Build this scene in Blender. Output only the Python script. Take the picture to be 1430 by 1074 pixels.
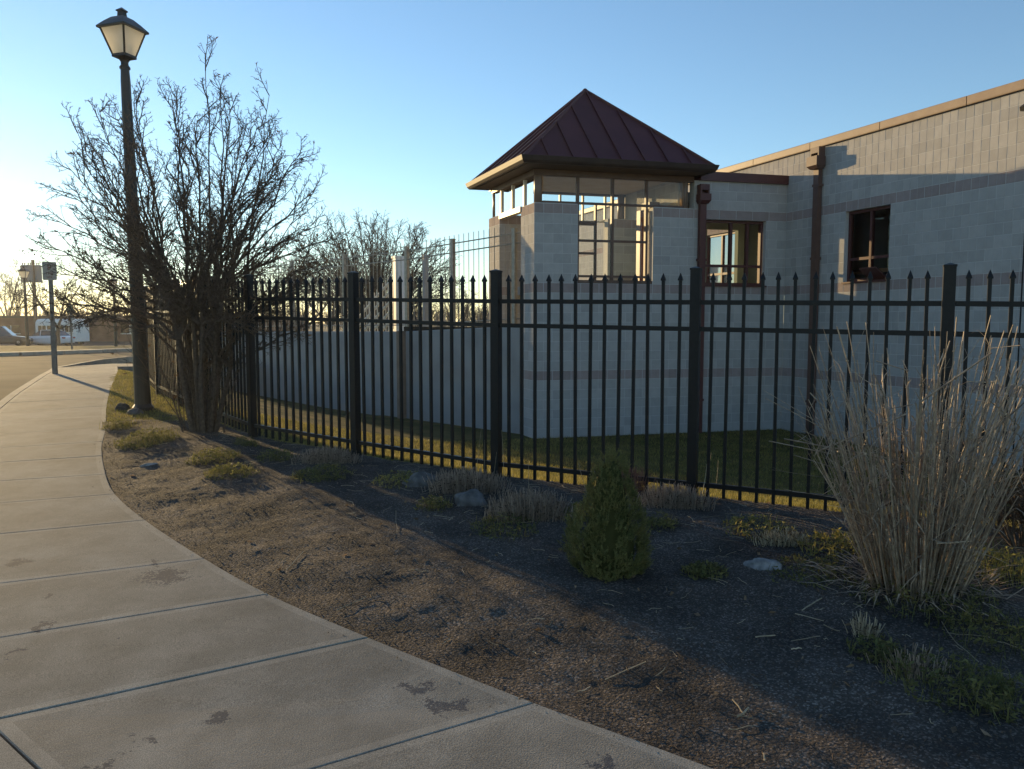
import bpy, bmesh, math, random
import numpy as np
from mathutils import Vector, Matrix, noise

random.seed(11)
R = math.radians
PI = math.pi
scene = bpy.context.scene
for o in list(bpy.data.objects):
    bpy.data.objects.remove(o)
C = scene.collection

# ------------------------------------------------------------------ camera
EYE = 1.6
cam_d = bpy.data.cameras.new('camera')
cam_d.sensor_width = 36.0
cam_d.lens = 36.0 * 1075.0 / 1430.0
cam_d.clip_start = 0.05
cam_d.clip_end = 3000
cam = bpy.data.objects.new('camera', cam_d)
C.objects.link(cam)
cam.location = (0, 0, EYE)
cam.rotation_euler = (R(90 - 4.63), 0, 0)
scene.camera = cam

# ------------------------------------------------------------------ sky, sun, exposure
SUN_AZ = 39.5      # degrees to the left of straight ahead
SUN_EL = 8.5
w = bpy.data.worlds.new('World')
scene.world = w
w.use_nodes = True
nt = w.node_tree
bg = nt.nodes['Background']
sky = nt.nodes.new('ShaderNodeTexSky')
sky.sky_type = 'NISHITA'
sky.sun_disc = False
sky.sun_elevation = R(SUN_EL)
sky.sun_rotation = R(360 - SUN_AZ)
sky.air_density = 1.0
sky.dust_density = 0.03
sky.ozone_density = 2.6
nt.links.new(sky.outputs[0], bg.inputs[0])
bg.inputs[1].default_value = 0.135
sun_d = bpy.data.lights.new('sun', 'SUN')
sun_d.energy = 4.1
sun_d.angle = R(0.55)
sun_d.color = (1.0, 0.71, 0.34)
sun = bpy.data.objects.new('sun', sun_d)
C.objects.link(sun)
sdir = Vector((-math.sin(R(SUN_AZ)) * math.cos(R(SUN_EL)), math.cos(R(SUN_AZ)) * math.cos(R(SUN_EL)), math.sin(R(SUN_EL))))
sun.rotation_euler = sdir.to_track_quat('Z', 'Y').to_euler()
sun.location = sdir * 60
scene.view_settings.view_transform = 'Standard'
scene.view_settings.look = 'None'
scene.view_settings.gamma = 1.0
scene.view_settings.use_curve_mapping = False
scene.view_settings.exposure = 0.86
scene.cycles.max_bounces = 8
scene.cycles.transparent_max_bounces = 24

# ------------------------------------------------------------------ helpers
class MB:
    """collects faces, builds one mesh object"""
    def __init__(s):
        s.v = []; s.f = []; s.m = []
    def add(s, vs, fs, mi=0):
        n = len(s.v); s.v.extend([tuple(p) for p in vs])
        for f in fs:
            s.f.append(tuple(i + n for i in f)); s.m.append(mi)
    def box(s, x0, x1, y0, y1, z0, z1, M=None, mi=0):
        vs = [Vector(p) for p in ((x0,y0,z0),(x1,y0,z0),(x1,y1,z0),(x0,y1,z0),(x0,y0,z1),(x1,y0,z1),(x1,y1,z1),(x0,y1,z1))]
        if M is not None: vs = [M @ p for p in vs]
        s.add(vs, [(0,3,2,1),(4,5,6,7),(0,1,5,4),(1,2,6,5),(2,3,7,6),(3,0,4,7)], mi)
    def pbox(s, P, a0, a1, b0, b1, z0, z1, mi=0):
        vs = [P(a0,b0,z0),P(a1,b0,z0),P(a1,b1,z0),P(a0,b1,z0),P(a0,b0,z1),P(a1,b0,z1),P(a1,b1,z1),P(a0,b1,z1)]
        s.add(vs, [(0,3,2,1),(4,5,6,7),(0,1,5,4),(1,2,6,5),(2,3,7,6),(3,0,4,7)], mi)
    def tube(s, pts, rad, sides=5, cap=False, mi=0):
        n = len(pts)
        if n < 2: return
        pts = [Vector(p) for p in pts]
        t = (pts[1] - pts[0]).normalized()
        u = t.orthogonal().normalized()
        vs = []
        for i in range(n):
            if i == 0: d = pts[1] - pts[0]
            elif i == n-1: d = pts[-1] - pts[-2]
            else: d = pts[i+1] - pts[i-1]
            d.normalize()
            u = (u - d * u.dot(d))
            if u.length < 1e-6: u = d.orthogonal()
            u.normalize(); q = d.cross(u)
            r = rad[i] if hasattr(rad, '__len__') else rad
            for k in range(sides):
                a = 2*PI*k/sides
                vs.append(pts[i] + u*(r*math.cos(a)) + q*(r*math.sin(a)))
        fs = []
        for i in range(n-1):
            for k in range(sides):
                k2 = (k+1) % sides
                fs.append((i*sides+k, i*sides+k2, (i+1)*sides+k2, (i+1)*sides+k))
        if cap:
            fs.append(tuple(range(sides-1, -1, -1))); fs.append(tuple((n-1)*sides+k for k in range(sides)))
        s.add(vs, fs, mi)
    def lathe(s, prof, sides=12, M=None, rot=0.0, mi=0):
        vs = []; fs = []
        for (r, z) in prof:
            for k in range(sides):
                a = 2*PI*k/sides + rot
                p = Vector((r*math.cos(a), r*math.sin(a), z))
                vs.append(M @ p if M is not None else p)
        for i in range(len(prof)-1):
            for k in range(sides):
                k2 = (k+1) % sides
                fs.append((i*sides+k, i*sides+k2, (i+1)*sides+k2, (i+1)*sides+k))
        fs.append(tuple(range(sides-1, -1, -1)))
        fs.append(tuple((len(prof)-1)*sides+k for k in range(sides)))
        s.add(vs, fs, mi)
    def prism(s, poly, off, mi=0):
        n = len(poly); poly = [Vector(p) for p in poly]; off = Vector(off)
        vs = poly + [p + off for p in poly]
        fs = [tuple(range(n-1, -1, -1)), tuple(range(n, 2*n))]
        for i in range(n):
            j = (i+1) % n
            fs.append((i, j, n+j, n+i))
        s.add(vs, fs, mi)
    def mesh(s, name, mats, smooth=False):
        me = bpy.data.meshes.new(name)
        me.from_pydata(s.v, [], s.f)
        if not isinstance(mats, (list, tuple)): mats = [mats]
        for m in mats: me.materials.append(m)
        if len(mats) > 1: me.polygons.foreach_set('material_index', s.m)
        if smooth: me.polygons.foreach_set('use_smooth', [True]*len(me.polygons))
        me.update()
        return me
    def build(s, name, mats, parent=None, smooth=False):
        o = bpy.data.objects.new(name, s.mesh(name, mats, smooth))
        C.objects.link(o)
        if parent is not None: o.parent = parent
        return o

def place(name, me, parent, M=None):
    o = bpy.data.objects.new(name, me)
    C.objects.link(o)
    if parent is not None: o.parent = parent
    if M is not None: o.matrix_local = M
    return o

def tag(o, label, cat, group=None):
    o['label'] = label; o['category'] = cat
    if group: o['group'] = group
    return o
def thing(name, label, cat, loc=(0,0,0), rz=0.0, group=None):
    o = bpy.data.objects.new(name, None); C.objects.link(o)
    o.empty_display_size = 0.2
    o.location = loc; o.rotation_euler = (0,0,rz)
    return tag(o, label, cat, group)
def struct(o):
    o['kind'] = 'structure'; return o
def stuff(o):
    o['kind'] = 'stuff'; return o

def fix_normals(o):
    bm = bmesh.new(); bm.from_mesh(o.data)
    bmesh.ops.recalc_face_normals(bm, faces=bm.faces)
    bm.to_mesh(o.data); bm.free()

# ------------------------------------------------------------------ materials
def mat(name, c, c2=None, scale=6.0, rough=0.8, bump=0.0, bscale=60.0, metal=0.0, island=0.0, spec=0.4, coord='pos', lo=0.35, hi=0.65, detail=6.0, translucent=0.0, bdist=0.01):
    m = bpy.data.materials.new(name); m.use_nodes = True
    n = m.node_tree.nodes; l = m.node_tree.links
    b = n['Principled BSDF']
    b.inputs['Roughness'].default_value = rough
    b.inputs['Metallic'].default_value = metal
    b.inputs['Specular IOR Level'].default_value = spec
    b.inputs['Base Color'].default_value = (*c, 1)
    if coord == 'pos':
        g = n.new('ShaderNodeNewGeometry'); co = g.outputs['Position']
    else:
        g = n.new('ShaderNodeTexCoord'); co = g.outputs['Object']
    last = None
    if c2 is not None:
        t = n.new('ShaderNodeTexNoise'); t.inputs['Scale'].default_value = scale; t.inputs['Detail'].default_value = detail
        l.new(co, t.inputs['Vector'])
        mr = n.new('ShaderNodeMapRange'); mr.inputs[1].default_value = lo; mr.inputs[2].default_value = hi
        l.new(t.outputs['Fac'], mr.inputs[0])
        mx = n.new('ShaderNodeMix'); mx.data_type = 'RGBA'
        mx.inputs[6].default_value = (*c, 1); mx.inputs[7].default_value = (*c2, 1)
        l.new(mr.outputs[0], mx.inputs[0])
        last = mx.outputs[2]
    if island > 0:
        gi = n.new('ShaderNodeNewGeometry'); oi = n.new('ShaderNodeObjectInfo')
        ad = n.new('ShaderNodeMath'); ad.operation = 'ADD'
        l.new(gi.outputs['Random Per Island'], ad.inputs[0]); l.new(oi.outputs['Random'], ad.inputs[1])
        fr = n.new('ShaderNodeMath'); fr.operation = 'FRACT'; l.new(ad.outputs[0], fr.inputs[0])
        mr2 = n.new('ShaderNodeMapRange'); mr2.inputs[3].default_value = 1 - island; mr2.inputs[4].default_value = 1 + island
        l.new(fr.outputs[0], mr2.inputs[0])
        hs = n.new('ShaderNodeHueSaturation'); l.new(mr2.outputs[0], hs.inputs['Value'])
        if last is not None: l.new(last, hs.inputs['Color'])
        else: hs.inputs['Color'].default_value = (*c, 1)
        last = hs.outputs[0]
    if last is not None: l.new(last, b.inputs['Base Color'])
    if bump > 0:
        t2 = n.new('ShaderNodeTexNoise'); t2.inputs['Scale'].default_value = bscale; t2.inputs['Detail'].default_value = 5
        l.new(co, t2.inputs['Vector'])
        bp = n.new('ShaderNodeBump'); bp.inputs['Strength'].default_value = bump; bp.inputs['Distance'].default_value = bdist
        l.new(t2.outputs['Fac'], bp.inputs['Height']); l.new(bp.outputs[0], b.inputs['Normal'])
    if translucent > 0:
        tr = n.new('ShaderNodeBsdfTranslucent'); ms = n.new('ShaderNodeMixShader'); ms.inputs[0].default_value = translucent
        if last is not None: l.new(last, tr.inputs[0])
        else: tr.inputs[0].default_value = (*c, 1)
        l.new(b.outputs[0], ms.inputs[1]); l.new(tr.outputs[0], ms.inputs[2]); l.new(ms.outputs[0], n['Material Output'].inputs[0])
    return m

def glass_mat(name, tint=(0.9, 0.92, 0.91), rough=0.0, ior=1.42):
    m = bpy.data.materials.new(name); m.use_nodes = True
    n = m.node_tree.nodes; l = m.node_tree.links
    n.remove(n['Principled BSDF'])
    t = n.new('ShaderNodeBsdfTransparent'); t.inputs[0].default_value = (*tint, 1)
    g = n.new('ShaderNodeBsdfGlossy'); g.inputs['Roughness'].default_value = rough
    f = n.new('ShaderNodeFresnel'); f.inputs['IOR'].default_value = ior
    ms = n.new('ShaderNodeMixShader')
    l.new(f.outputs[0], ms.inputs[0]); l.new(t.outputs[0], ms.inputs[1]); l.new(g.outputs[0], ms.inputs[2])
    l.new(ms.outputs[0], n['Material Output'].inputs[0])
    return m

M = {}
M['iron'] = mat('black_iron', (0.007,0.0075,0.009), (0.012,0.012,0.013), 30, 0.42, 0.15, 120, spec=0.3)
M['lamp_metal'] = mat('bronze_metal', (0.012,0.0105,0.0095), (0.018,0.015,0.013), 12, 0.42, 0.2, 60, spec=0.5)
M['maroon'] = mat('maroon_metal', (0.075,0.022,0.022), (0.095,0.03,0.028), 8, 0.45, 0.08, 30, spec=0.4, coord='obj')
M['roof'] = mat('roof_metal', (0.062,0.016,0.02), (0.08,0.023,0.026), 3, 0.5, 0.06, 14, spec=0.35, island=0.08)
M['brown_metal'] = mat('brown_metal', (0.10,0.055,0.04), (0.13,0.075,0.055), 6, 0.5, 0.08, 40)
M['gutter'] = mat('gutter_brown', (0.03,0.018,0.014), (0.045,0.028,0.022), 6, 0.5, 0.08, 40)
M['mirror_glass'] = mat('reflective_glazing', (0.4,0.42,0.43), rough=0.03, metal=0.85)
M['coping'] = mat('tan_coping', (0.30,0.205,0.135), (0.34,0.24,0.16), 5, 0.5, 0.1, 30, island=0.06)
M['block'] = mat('masonry_block', (0.385,0.368,0.355), (0.425,0.408,0.392), 7, 0.92, 0.25, 150, island=0.09, spec=0.2)
M['band'] = mat('band_block', (0.315,0.255,0.24), (0.35,0.285,0.27), 9, 0.92, 0.5, 150, island=0.1, spec=0.2)
M['mortar'] = mat('mortar', (0.50,0.49,0.48), (0.56,0.55,0.535), 20, 0.95, 0.3, 200, spec=0.1)
M['concrete_wall'] = mat('wall_concrete', (0.28,0.272,0.265), (0.345,0.335,0.325), 1.6, 0.9, 0.4, 60, spec=0.2)
M['soffit'] = mat('tan_soffit', (0.42,0.33,0.22), (0.46,0.37,0.26), 4, 0.8)
M['eave'] = mat('eave_brown', (0.10,0.068,0.048), (0.12,0.082,0.058), 4, 0.7)
M['col'] = mat('brown_column', (0.22,0.15,0.11), (0.26,0.18,0.135), 6, 0.4)
M['white_paint'] = mat('white_paint', (0.72,0.7,0.66), (0.8,0.78,0.74), 5, 0.6)
M['cream'] = mat('cream_metal', (0.62,0.56,0.46), (0.7,0.64,0.54), 6, 0.5, 0.1, 40)
M['galv'] = mat('weathered_rail', (0.26,0.235,0.195), (0.36,0.33,0.28), 14, 0.45, 0.1, 60, metal=0.3)
M['glass'] = glass_mat('window_glass')
M['dark_glass'] = mat('dark_vehicle_glass', (0.012,0.014,0.018), rough=0.06, spec=0.9)
M['room'] = mat('room_wall', (0.16,0.19,0.15), (0.2,0.23,0.18), 3, 0.8)
M['wood'] = mat('varnished_wood', (0.22,0.1,0.04), (0.3,0.15,0.07), 9, 0.5)
M['stone'] = mat('field_stone', (0.075,0.072,0.07), (0.16,0.15,0.145), 14, 0.85, 0.8, 40, coord='obj', spec=0.25)
M['pale_stone'] = mat('pale_stone', (0.14,0.14,0.14), (0.36,0.35,0.345), 16, 0.85, 0.8, 45, coord='obj', spec=0.25)
M['bark'] = mat('shrub_bark', (0.08,0.058,0.043), (0.14,0.104,0.078), 25, 0.9, 0.5, 90, spec=0.2)
M['far_bark'] = mat('far_bark', (0.075,0.06,0.048), (0.12,0.095,0.075), 8, 0.9, spec=0.15)
M['dead_leaf'] = mat('dead_leaf', (0.06,0.042,0.028), (0.11,0.08,0.05), 30, 0.8, island=0.35, translucent=0.35, spec=0.2)
M['reed'] = mat('dry_reed', (0.3,0.22,0.155), (0.5,0.385,0.27), 30, 0.55, island=0.35, translucent=0.25, spec=0.4)
M['straw'] = mat('straw', (0.36,0.28,0.18), (0.5,0.41,0.28), 40, 0.7, island=0.4, translucent=0.15, spec=0.3)
M['dry_stem'] = mat('dry_stem', (0.3,0.22,0.16), (0.44,0.34,0.26), 40, 0.7, island=0.35, translucent=0.25, spec=0.3)
M['lawn_blade'] = mat('lawn_blade', (0.17,0.165,0.045), (0.32,0.265,0.08), 3, 0.6, island=0.4, translucent=0.45, spec=0.3)
M['weed'] = mat('weed_leaf', (0.095,0.105,0.034), (0.22,0.195,0.07), 12, 0.6, island=0.4, translucent=0.45, spec=0.3)
M['spruce'] = mat('spruce_needle', (0.13,0.14,0.042), (0.25,0.22,0.075), 18, 0.65, island=0.35, translucent=0.3, spec=0.3)
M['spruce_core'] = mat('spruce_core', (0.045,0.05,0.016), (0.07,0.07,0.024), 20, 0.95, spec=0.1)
M['mulch'] = mat('bark_chip', (0.05,0.033,0.022), (0.11,0.075,0.05), 30, 0.85, island=0.55, spec=0.25)
M['tire'] = mat('tyre_rubber', (0.015,0.015,0.016), rough=0.85)
M['chrome'] = mat('rim_metal', (0.4,0.4,0.41), rough=0.35, metal=0.7)
M['pole_wood'] = mat('pole_wood', (0.09,0.07,0.055), (0.13,0.1,0.08), 5, 0.9)
M['brick_far'] = mat('far_brick', (0.12,0.065,0.045), (0.16,0.09,0.065), 1.2, 0.9, spec=0.15)
M['sign_white'] = mat('sign_face', (0.3,0.27,0.23), (0.36,0.33,0.28), 9, 0.55, coord='obj')
M['sign_ink'] = mat('sign_ink', (0.16,0.05,0.04), rough=0.6)
M['sign_post'] = mat('sign_post_steel', (0.13,0.12,0.11), (0.18,0.17,0.155), 12, 0.55, metal=0.4)
M['frost'] = mat('frosted_pane', (0.88,0.86,0.8), (0.92,0.9,0.85), 9, 0.5, translucent=0.82)
M['transformer'] = mat('transformer_grey', (0.2,0.2,0.2), rough=0.6)

# ------------------------------------------------------------------ terrain functions
def sstep(t):
    t = np.clip(t, 0, 1); return t*t*(3-2*t)
def base(y):
    return np.interp(y, [-5,3,14,18,33,45,80,400], [0,0,.31,.36,.15,.1,-.85,-.85])

def catmull(P, n=12):
    P = [np.array(p, float) for p in P]
    P = [2*P[0]-P[1]] + P + [2*P[-1]-P[-2]]
    out = []
    for i in range(1, len(P)-2):
        for k in range(n):
            t = k/n
            out.append(0.5*((2*P[i]) + (-P[i-1]+P[i+1])*t + (2*P[i-1]-5*P[i]+4*P[i+1]-P[i+2])*t*t + (-P[i-1]+3*P[i]-3*P[i+1]+P[i+2])*t**3))
    out.append(P[-2])
    return np.array(out)

EDGE = catmull([(2.6,1.1),(1.45,2.02),(0.65,2.65),(.09,3.07),(-.71,3.69),(-1.38,4.25),(-1.98,4.85),(-2.78,5.73),(-3.47,6.60),(-4.1,7.64),(-4.68,8.70),(-5.29,9.95),(-6.2,11.7),(-7.1,13.5),(-8.5,16.4),(-9.9,19.3),(-11.4,22.2)])
def offset(poly, d):
    t = np.gradient(poly, axis=0); t /= np.linalg.norm(t, axis=1)[:,None]
    nrm = np.stack([-t[:,1], t[:,0]], 1)     # left of the walking direction
    return poly + nrm*d

def sdist(x, y, poly):
    """signed distance to a polyline, positive on the right of its direction"""
    x = np.asarray(x, float); y = np.asarray(y, float)
    best = np.full(x.shape, 1e9); sg = np.zeros(x.shape)
    for (ax, ay), (bx, by) in zip(poly[:-1], poly[1:]):
        dx, dy = bx-ax, by-ay; L2 = dx*dx+dy*dy
        t = np.clip(((x-ax)*dx+(y-ay)*dy)/L2, 0, 1)
        ex, ey = x-ax-t*dx, y-ay-t*dy
        d = np.hypot(ex, ey); cr = dx*(y-ay)-dy*(x-ax)
        m = d < best
        best = np.where(m, d, best); sg = np.where(m, np.where(cr < 0, 1.0, -1.0), sg)
    return best*sg

# iron fence: posts along the bed (right to left), with the height of the bottom rail at each
FENCE = [(6.51,4.14,.15),(4.85,4.89,.18),(3.183,5.646,.215),(1.518,6.4,.243),(-.147,7.154,.272),(-1.672,8.17,.32),(-3.14,9.25,.356),(-4.15,10.45,.43),(-5.2,12.0,.46),(-6.25,13.55,.48),(-7.2,15.25,.50),(-8.1,16.95,.5)]
FP = [(20.0,-2.0)] + [(a,b) for a,b,c in FENCE] + [(-22.0,37.0)]
def f_in(x, y):      # >0 on the building side of the fence
    return sdist(x, y, FP)
def lawn_ease(t):
    t = np.clip(t, 0, 1); return 1.35*t - .35*t**4 - .0*t if False else np.where(t < 1, 1-(1-t)**1.35, 1.0)
def h(x, y):
    x = np.asarray(x, float); y = np.asarray(y, float)
    b = base(y)
    d = f_in(x, y)
    return b + .03*sstep((d+2.5)/2.0)*(y < 20) - lawn_ease(d/5.2)*(b+.03+.8)
def h1(x, y): return float(h(np.array([x]), np.array([y]))[0])
def e_dist(x, y):    # >0 to the right of the sidewalk's right edge (bed and lawn side)
    return sdist(x, y, EDGE)

# ------------------------------------------------------------------ ground sheet
def axis(lo, a, b, hi, step):
    core = list(np.arange(a, b + 1e-6, step)); s = step; v = a; left = []
    while v > lo:
        s *= 1.35; v -= s; left.append(max(v, lo))
    s = step; v = b; right = []
    while v < hi:
        s *= 1.35; v += s; right.append(min(v, hi))
    return np.array(left[::-1] + core + right)
def grid_mesh(name, X, Y, Z, mask, m):
    nx, ny = X.shape
    idx = -np.ones(X.shape, int); keep = np.zeros(X.shape, bool)
    cell = mask[:-1,:-1] & mask[1:,:-1] & mask[1:,1:] & mask[:-1,1:]
    keep[:-1,:-1] |= cell; keep[1:,:-1] |= cell; keep[1:,1:] |= cell; keep[:-1,1:] |= cell
    idx[keep] = np.arange(keep.sum())
    v = np.stack([X[keep], Y[keep], Z[keep]], 1)
    i, j = np.where(cell)
    f = np.stack([idx[i,j], idx[i+1,j], idx[i+1,j+1], idx[i,j+1]], 1)
    me = bpy.data.meshes.new(name)
    me.from_pydata(v.tolist(), [], f.tolist())
    me.materials.append(m)
    me.polygons.foreach_set('use_smooth', [True]*len(me.polygons))
    o = bpy.data.objects.new(name, me); C.objects.link(o)
    return o

M['ground'] = mat('grass_ground', (0.055,0.06,0.022), (0.13,0.105,0.045), 1.7, 0.95, 0.9, 35, spec=0.1, bdist=0.03)
M['soil'] = mat('bed_soil', (0.05,0.043,0.038), (0.112,0.094,0.081), 2.4, 0.95, 1.0, 70, spec=0.15, bdist=0.02, detail=9)
def speckle(m, scale, amp):
    n = m.node_tree.nodes; l = m.node_tree.links; b = n['Principled BSDF']
    src = b.inputs['Base Color'].links[0].from_socket
    g = n.new('ShaderNodeNewGeometry'); t = n.new('ShaderNodeTexVoronoi'); t.inputs['Scale'].default_value = scale
    l.new(g.outputs['Position'], t.inputs['Vector'])
    sx = n.new('ShaderNodeSeparateColor'); l.new(t.outputs['Color'], sx.inputs[0])
    pw = n.new('ShaderNodeMath'); pw.operation = 'POWER'; pw.inputs[1].default_value = 5; l.new(sx.outputs[0], pw.inputs[0])
    mr = n.new('ShaderNodeMapRange'); mr.inputs[3].default_value = .7; mr.inputs[4].default_value = amp; l.new(pw.outputs[0], mr.inputs[0])
    mu = n.new('ShaderNodeMix'); mu.data_type = 'RGBA'; mu.blend_type = 'MULTIPLY'; mu.inputs[0].default_value = 1
    l.new(src, mu.inputs[6]); l.new(mr.outputs[0], mu.inputs[7]); l.new(mu.outputs[2], b.inputs['Base Color'])
speckle(M['soil'], 120, 2.6)
gx = axis(-900, -14, 10, 900, .25); gy = axis(-60, 0, 26, 1500, .25)
X, Y = np.meshgrid(gx, gy, indexing='ij')
ED = e_dist(X, Y)
FDg = f_in(X, Y)
Z = h(X, Y) - .22*sstep((-ED-.15)/1.0) - .1*sstep((ED-.0)/.25)*sstep((-FDg-.0)/.3)*(1-sstep((Y-9.6)/1.0))*(Y < 11)
ground = struct(grid_mesh('ground', X, Y, Z, np.ones(X.shape, bool), M['ground']))

# ------------------------------------------------------------------ planting bed
def bed_end(x, y):
    return y < 10.9 + .25*np.sin(x*2.1)
def bed_rise(x, y):
    e = e_dist(x, y); d = f_in(x, y)
    return .012 + .045*sstep((e-.05)/1.0)*sstep((-d-.05)/.7)*(1-sstep((y-9.6)/1.2)) - .02*sstep((y-10.2)/.6)
st = .027
bx = np.arange(-6.6, 6.4, st); by = np.arange(1.3, 11.6, st)
X, Y = np.meshgrid(bx, by, indexing='ij')
ED = e_dist(X, Y); FD = f_in(X, Y)
mask = (ED > -.06) & (FD < .3 + .1*np.sin(X*5)) & bed_end(X, Y)
NZ = np.zeros(X.shape)
ii, jj = np.where(mask)
for i, j in zip(ii, jj):
    p = Vector((X[i,j]*1.3, Y[i,j]*1.3, 0))
    NZ[i,j] = noise.fractal(p, 0.8, 2.1, 6)
NZ = NZ * .024
Z = h(X, Y) + bed_rise(X, Y) + NZ*np.clip((ED+.02)/.25, .15, 1)*np.clip((-FD+.35)/.5, .2, 1)
bed = struct(grid_mesh('planting_bed', X, Y, Z, mask, M['soil']))
from mathutils.bvhtree import BVHTree
_g = BVHTree.FromPolygons([v.co[:] for v in ground.data.vertices], [p.vertices[:] for p in ground.data.polygons])
_b = BVHTree.FromPolygons([v.co[:] for v in bed.data.vertices], [p.vertices[:] for p in bed.data.polygons])
def gz(x, y):
    """height of the visible soil or lawn"""
    z = -9
    for t in (_g, _b):
        r = t.ray_cast(Vector((x, y, 30)), Vector((0,0,-1)))
        if r[0] is not None: z = max(z, r[0].z)
    return z
CT, STL = math.cos(R(4.63)), math.sin(R(4.63))
def pix(u, v, lift=0.0):
    """point of the ground seen at a photo pixel (layout measured from the photograph)"""
    x = (u-715)/1075; z = -(v-537)/1075
    d = Vector((x, CT+z*STL, -STL+z*CT))
    t = 1.0; o = Vector((0,0,EYE))
    best = None
    for tr in (_g, _b):
        r = tr.ray_cast(o, d)
        if r[0] is not None and (best is None or r[3] < best[3]): best = r
    return best[0] + Vector((0,0,lift))
def at(u, v, Yd):
    x = (u-715)/1075; z = -(v-537)/1075
    k = Yd/(CT+z*STL)
    return Vector((x*k, Yd, EYE + (-STL+z*CT)*k))

# ------------------------------------------------------------------ sidewalk, kerb, road
def concrete(name, c, c2, stains, gr=.45):
    m = mat(name, c, c2, 1.3, 0.9, 0.0, spec=0.12, detail=10)
    n = m.node_tree.nodes; l = m.node_tree.links; b = n['Principled BSDF']
    g = n.new('ShaderNodeNewGeometry'); co = g.outputs['Position']
    # exposed grain
    v = n.new('ShaderNodeTexNoise'); v.inputs['Scale'].default_value = 130; v.inputs['Detail'].default_value = 4; l.new(co, v.inputs['Vector'])
    v2 = n.new('ShaderNodeTexNoise'); v2.inputs['Scale'].default_value = 16; v2.inputs['Detail'].default_value = 6; l.new(co, v2.inputs['Vector'])
    ad = n.new('ShaderNodeMath'); ad.operation = 'MULTIPLY_ADD'; ad.inputs[1].default_value = 2.2
    ad.inputs[1].default_value = .5
    l.new(v2.outputs['Fac'], ad.inputs[0]); l.new(v.outputs['Fac'], ad.inputs[2])
    bp = n.new('ShaderNodeBump'); bp.inputs['Strength'].default_value = gr; bp.inputs['Distance'].default_value = .004
    l.new(ad.outputs[0], bp.inputs['Height']); l.new(bp.outputs[0], b.inputs['Normal'])
    src = b.inputs['Base Color'].links[0].from_socket
    # speckle of light and dark aggregate
    vo = n.new('ShaderNodeTexNoise'); vo.inputs['Scale'].default_value = 240; vo.inputs['Detail'].default_value = 2; l.new(co, vo.inputs['Vector'])
    mr = n.new('ShaderNodeMapRange'); mr.inputs[1].default_value = .3; mr.inputs[2].default_value = .7; mr.inputs[3].default_value = .55; mr.inputs[4].default_value = 1.5
    l.new(vo.outputs['Fac'], mr.inputs[0])
    mu = n.new('ShaderNodeMix'); mu.data_type = 'RGBA'; mu.blend_type = 'MULTIPLY'; mu.inputs[0].default_value = 1
    l.new(src, mu.inputs[6]); l.new(mr.outputs[0], mu.inputs[7]); src = mu.outputs[2]
    # damp spots
    acc = None
    nz = n.new('ShaderNodeTexNoise'); nz.inputs['Scale'].default_value = 75; nz.inputs['Detail'].default_value = 8; nz.inputs['Roughness'].default_value = .7; l.new(co, nz.inputs['Vector'])
    wn = n.new('ShaderNodeTexNoise'); wn.inputs['Scale'].default_value = 9; wn.inputs['Detail'].default_value = 4; l.new(co, wn.inputs['Vector'])
    ws = n.new('ShaderNodeVectorMath'); ws.operation = 'MULTIPLY_ADD'; l.new(wn.outputs['Color'], ws.inputs[0]); ws.inputs[1].default_value = (.42,.30,0); ws.inputs[2].default_value = (-.21,-.15,0)
    wa = n.new('ShaderNodeVectorMath'); wa.operation = 'ADD'; l.new(co, wa.inputs[0]); l.new(ws.outputs[0], wa.inputs[1])
    for (px, py, rad) in stains:
        sv = n.new('ShaderNodeVectorMath'); sv.operation = 'SUBTRACT'; l.new(wa.outputs[0], sv.inputs[0]); sv.inputs[1].default_value = (px, py, 0)
        ml = n.new('ShaderNodeVectorMath'); ml.operation = 'MULTIPLY'; l.new(sv.outputs[0], ml.inputs[0]); ml.inputs[1].default_value = (1/rad, 1/rad, 0)
        ln = n.new('ShaderNodeVectorMath'); ln.operation = 'LENGTH'; l.new(ml.outputs[0], ln.inputs[0])
        if acc is None: acc = ln.outputs['Value']
        else:
            mi = n.new('ShaderNodeMath'); mi.operation = 'MINIMUM'; l.new(acc, mi.inputs[0]); l.new(ln.outputs['Value'], mi.inputs[1]); acc = mi.outputs[0]
    s2 = n.new('ShaderNodeMath'); s2.operation = 'MULTIPLY_ADD'; s2.inputs[1].default_value = 4.2; l.new(nz.outputs['Fac'], s2.inputs[0]); l.new(acc, s2.inputs[2])
    m3 = n.new('ShaderNodeMapRange'); m3.inputs[1].default_value = 2.7; m3.inputs[2].default_value = 2.85; m3.inputs[3].default_value = .82; m3.inputs[4].default_value = 0.0
    l.new(s2.outputs[0], m3.inputs[0])
    # broad grime and faint streaks
    gm = n.new('ShaderNodeTexNoise'); gm.inputs['Scale'].default_value = 3.2; gm.inputs['Detail'].default_value = 9; gm.inputs['Roughness'].default_value = .72; l.new(co, gm.inputs['Vector'])
    g2 = n.new('ShaderNodeMapRange'); g2.inputs[1].default_value = .3; g2.inputs[2].default_value = .7; g2.inputs[3].default_value = .74; g2.inputs[4].default_value = 1.18
    l.new(gm.outputs['Fac'], g2.inputs[0])
    mg = n.new('ShaderNodeMix'); mg.data_type = 'RGBA'; mg.blend_type = 'MULTIPLY'; mg.inputs[0].default_value = 1
    l.new(src, mg.inputs[6]); l.new(g2.outputs[0], mg.inputs[7]); src = mg.outputs[2]
    mu2 = n.new('ShaderNodeMix'); mu2.data_type = 'RGBA'; mu2.inputs[7].default_value = (.05,.056,.07,1)
    l.new(m3.outputs[0], mu2.inputs[0]); l.new(src, mu2.inputs[6])
    l.new(mu2.outputs[2], b.inputs['Base Color'])
    return m
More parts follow.
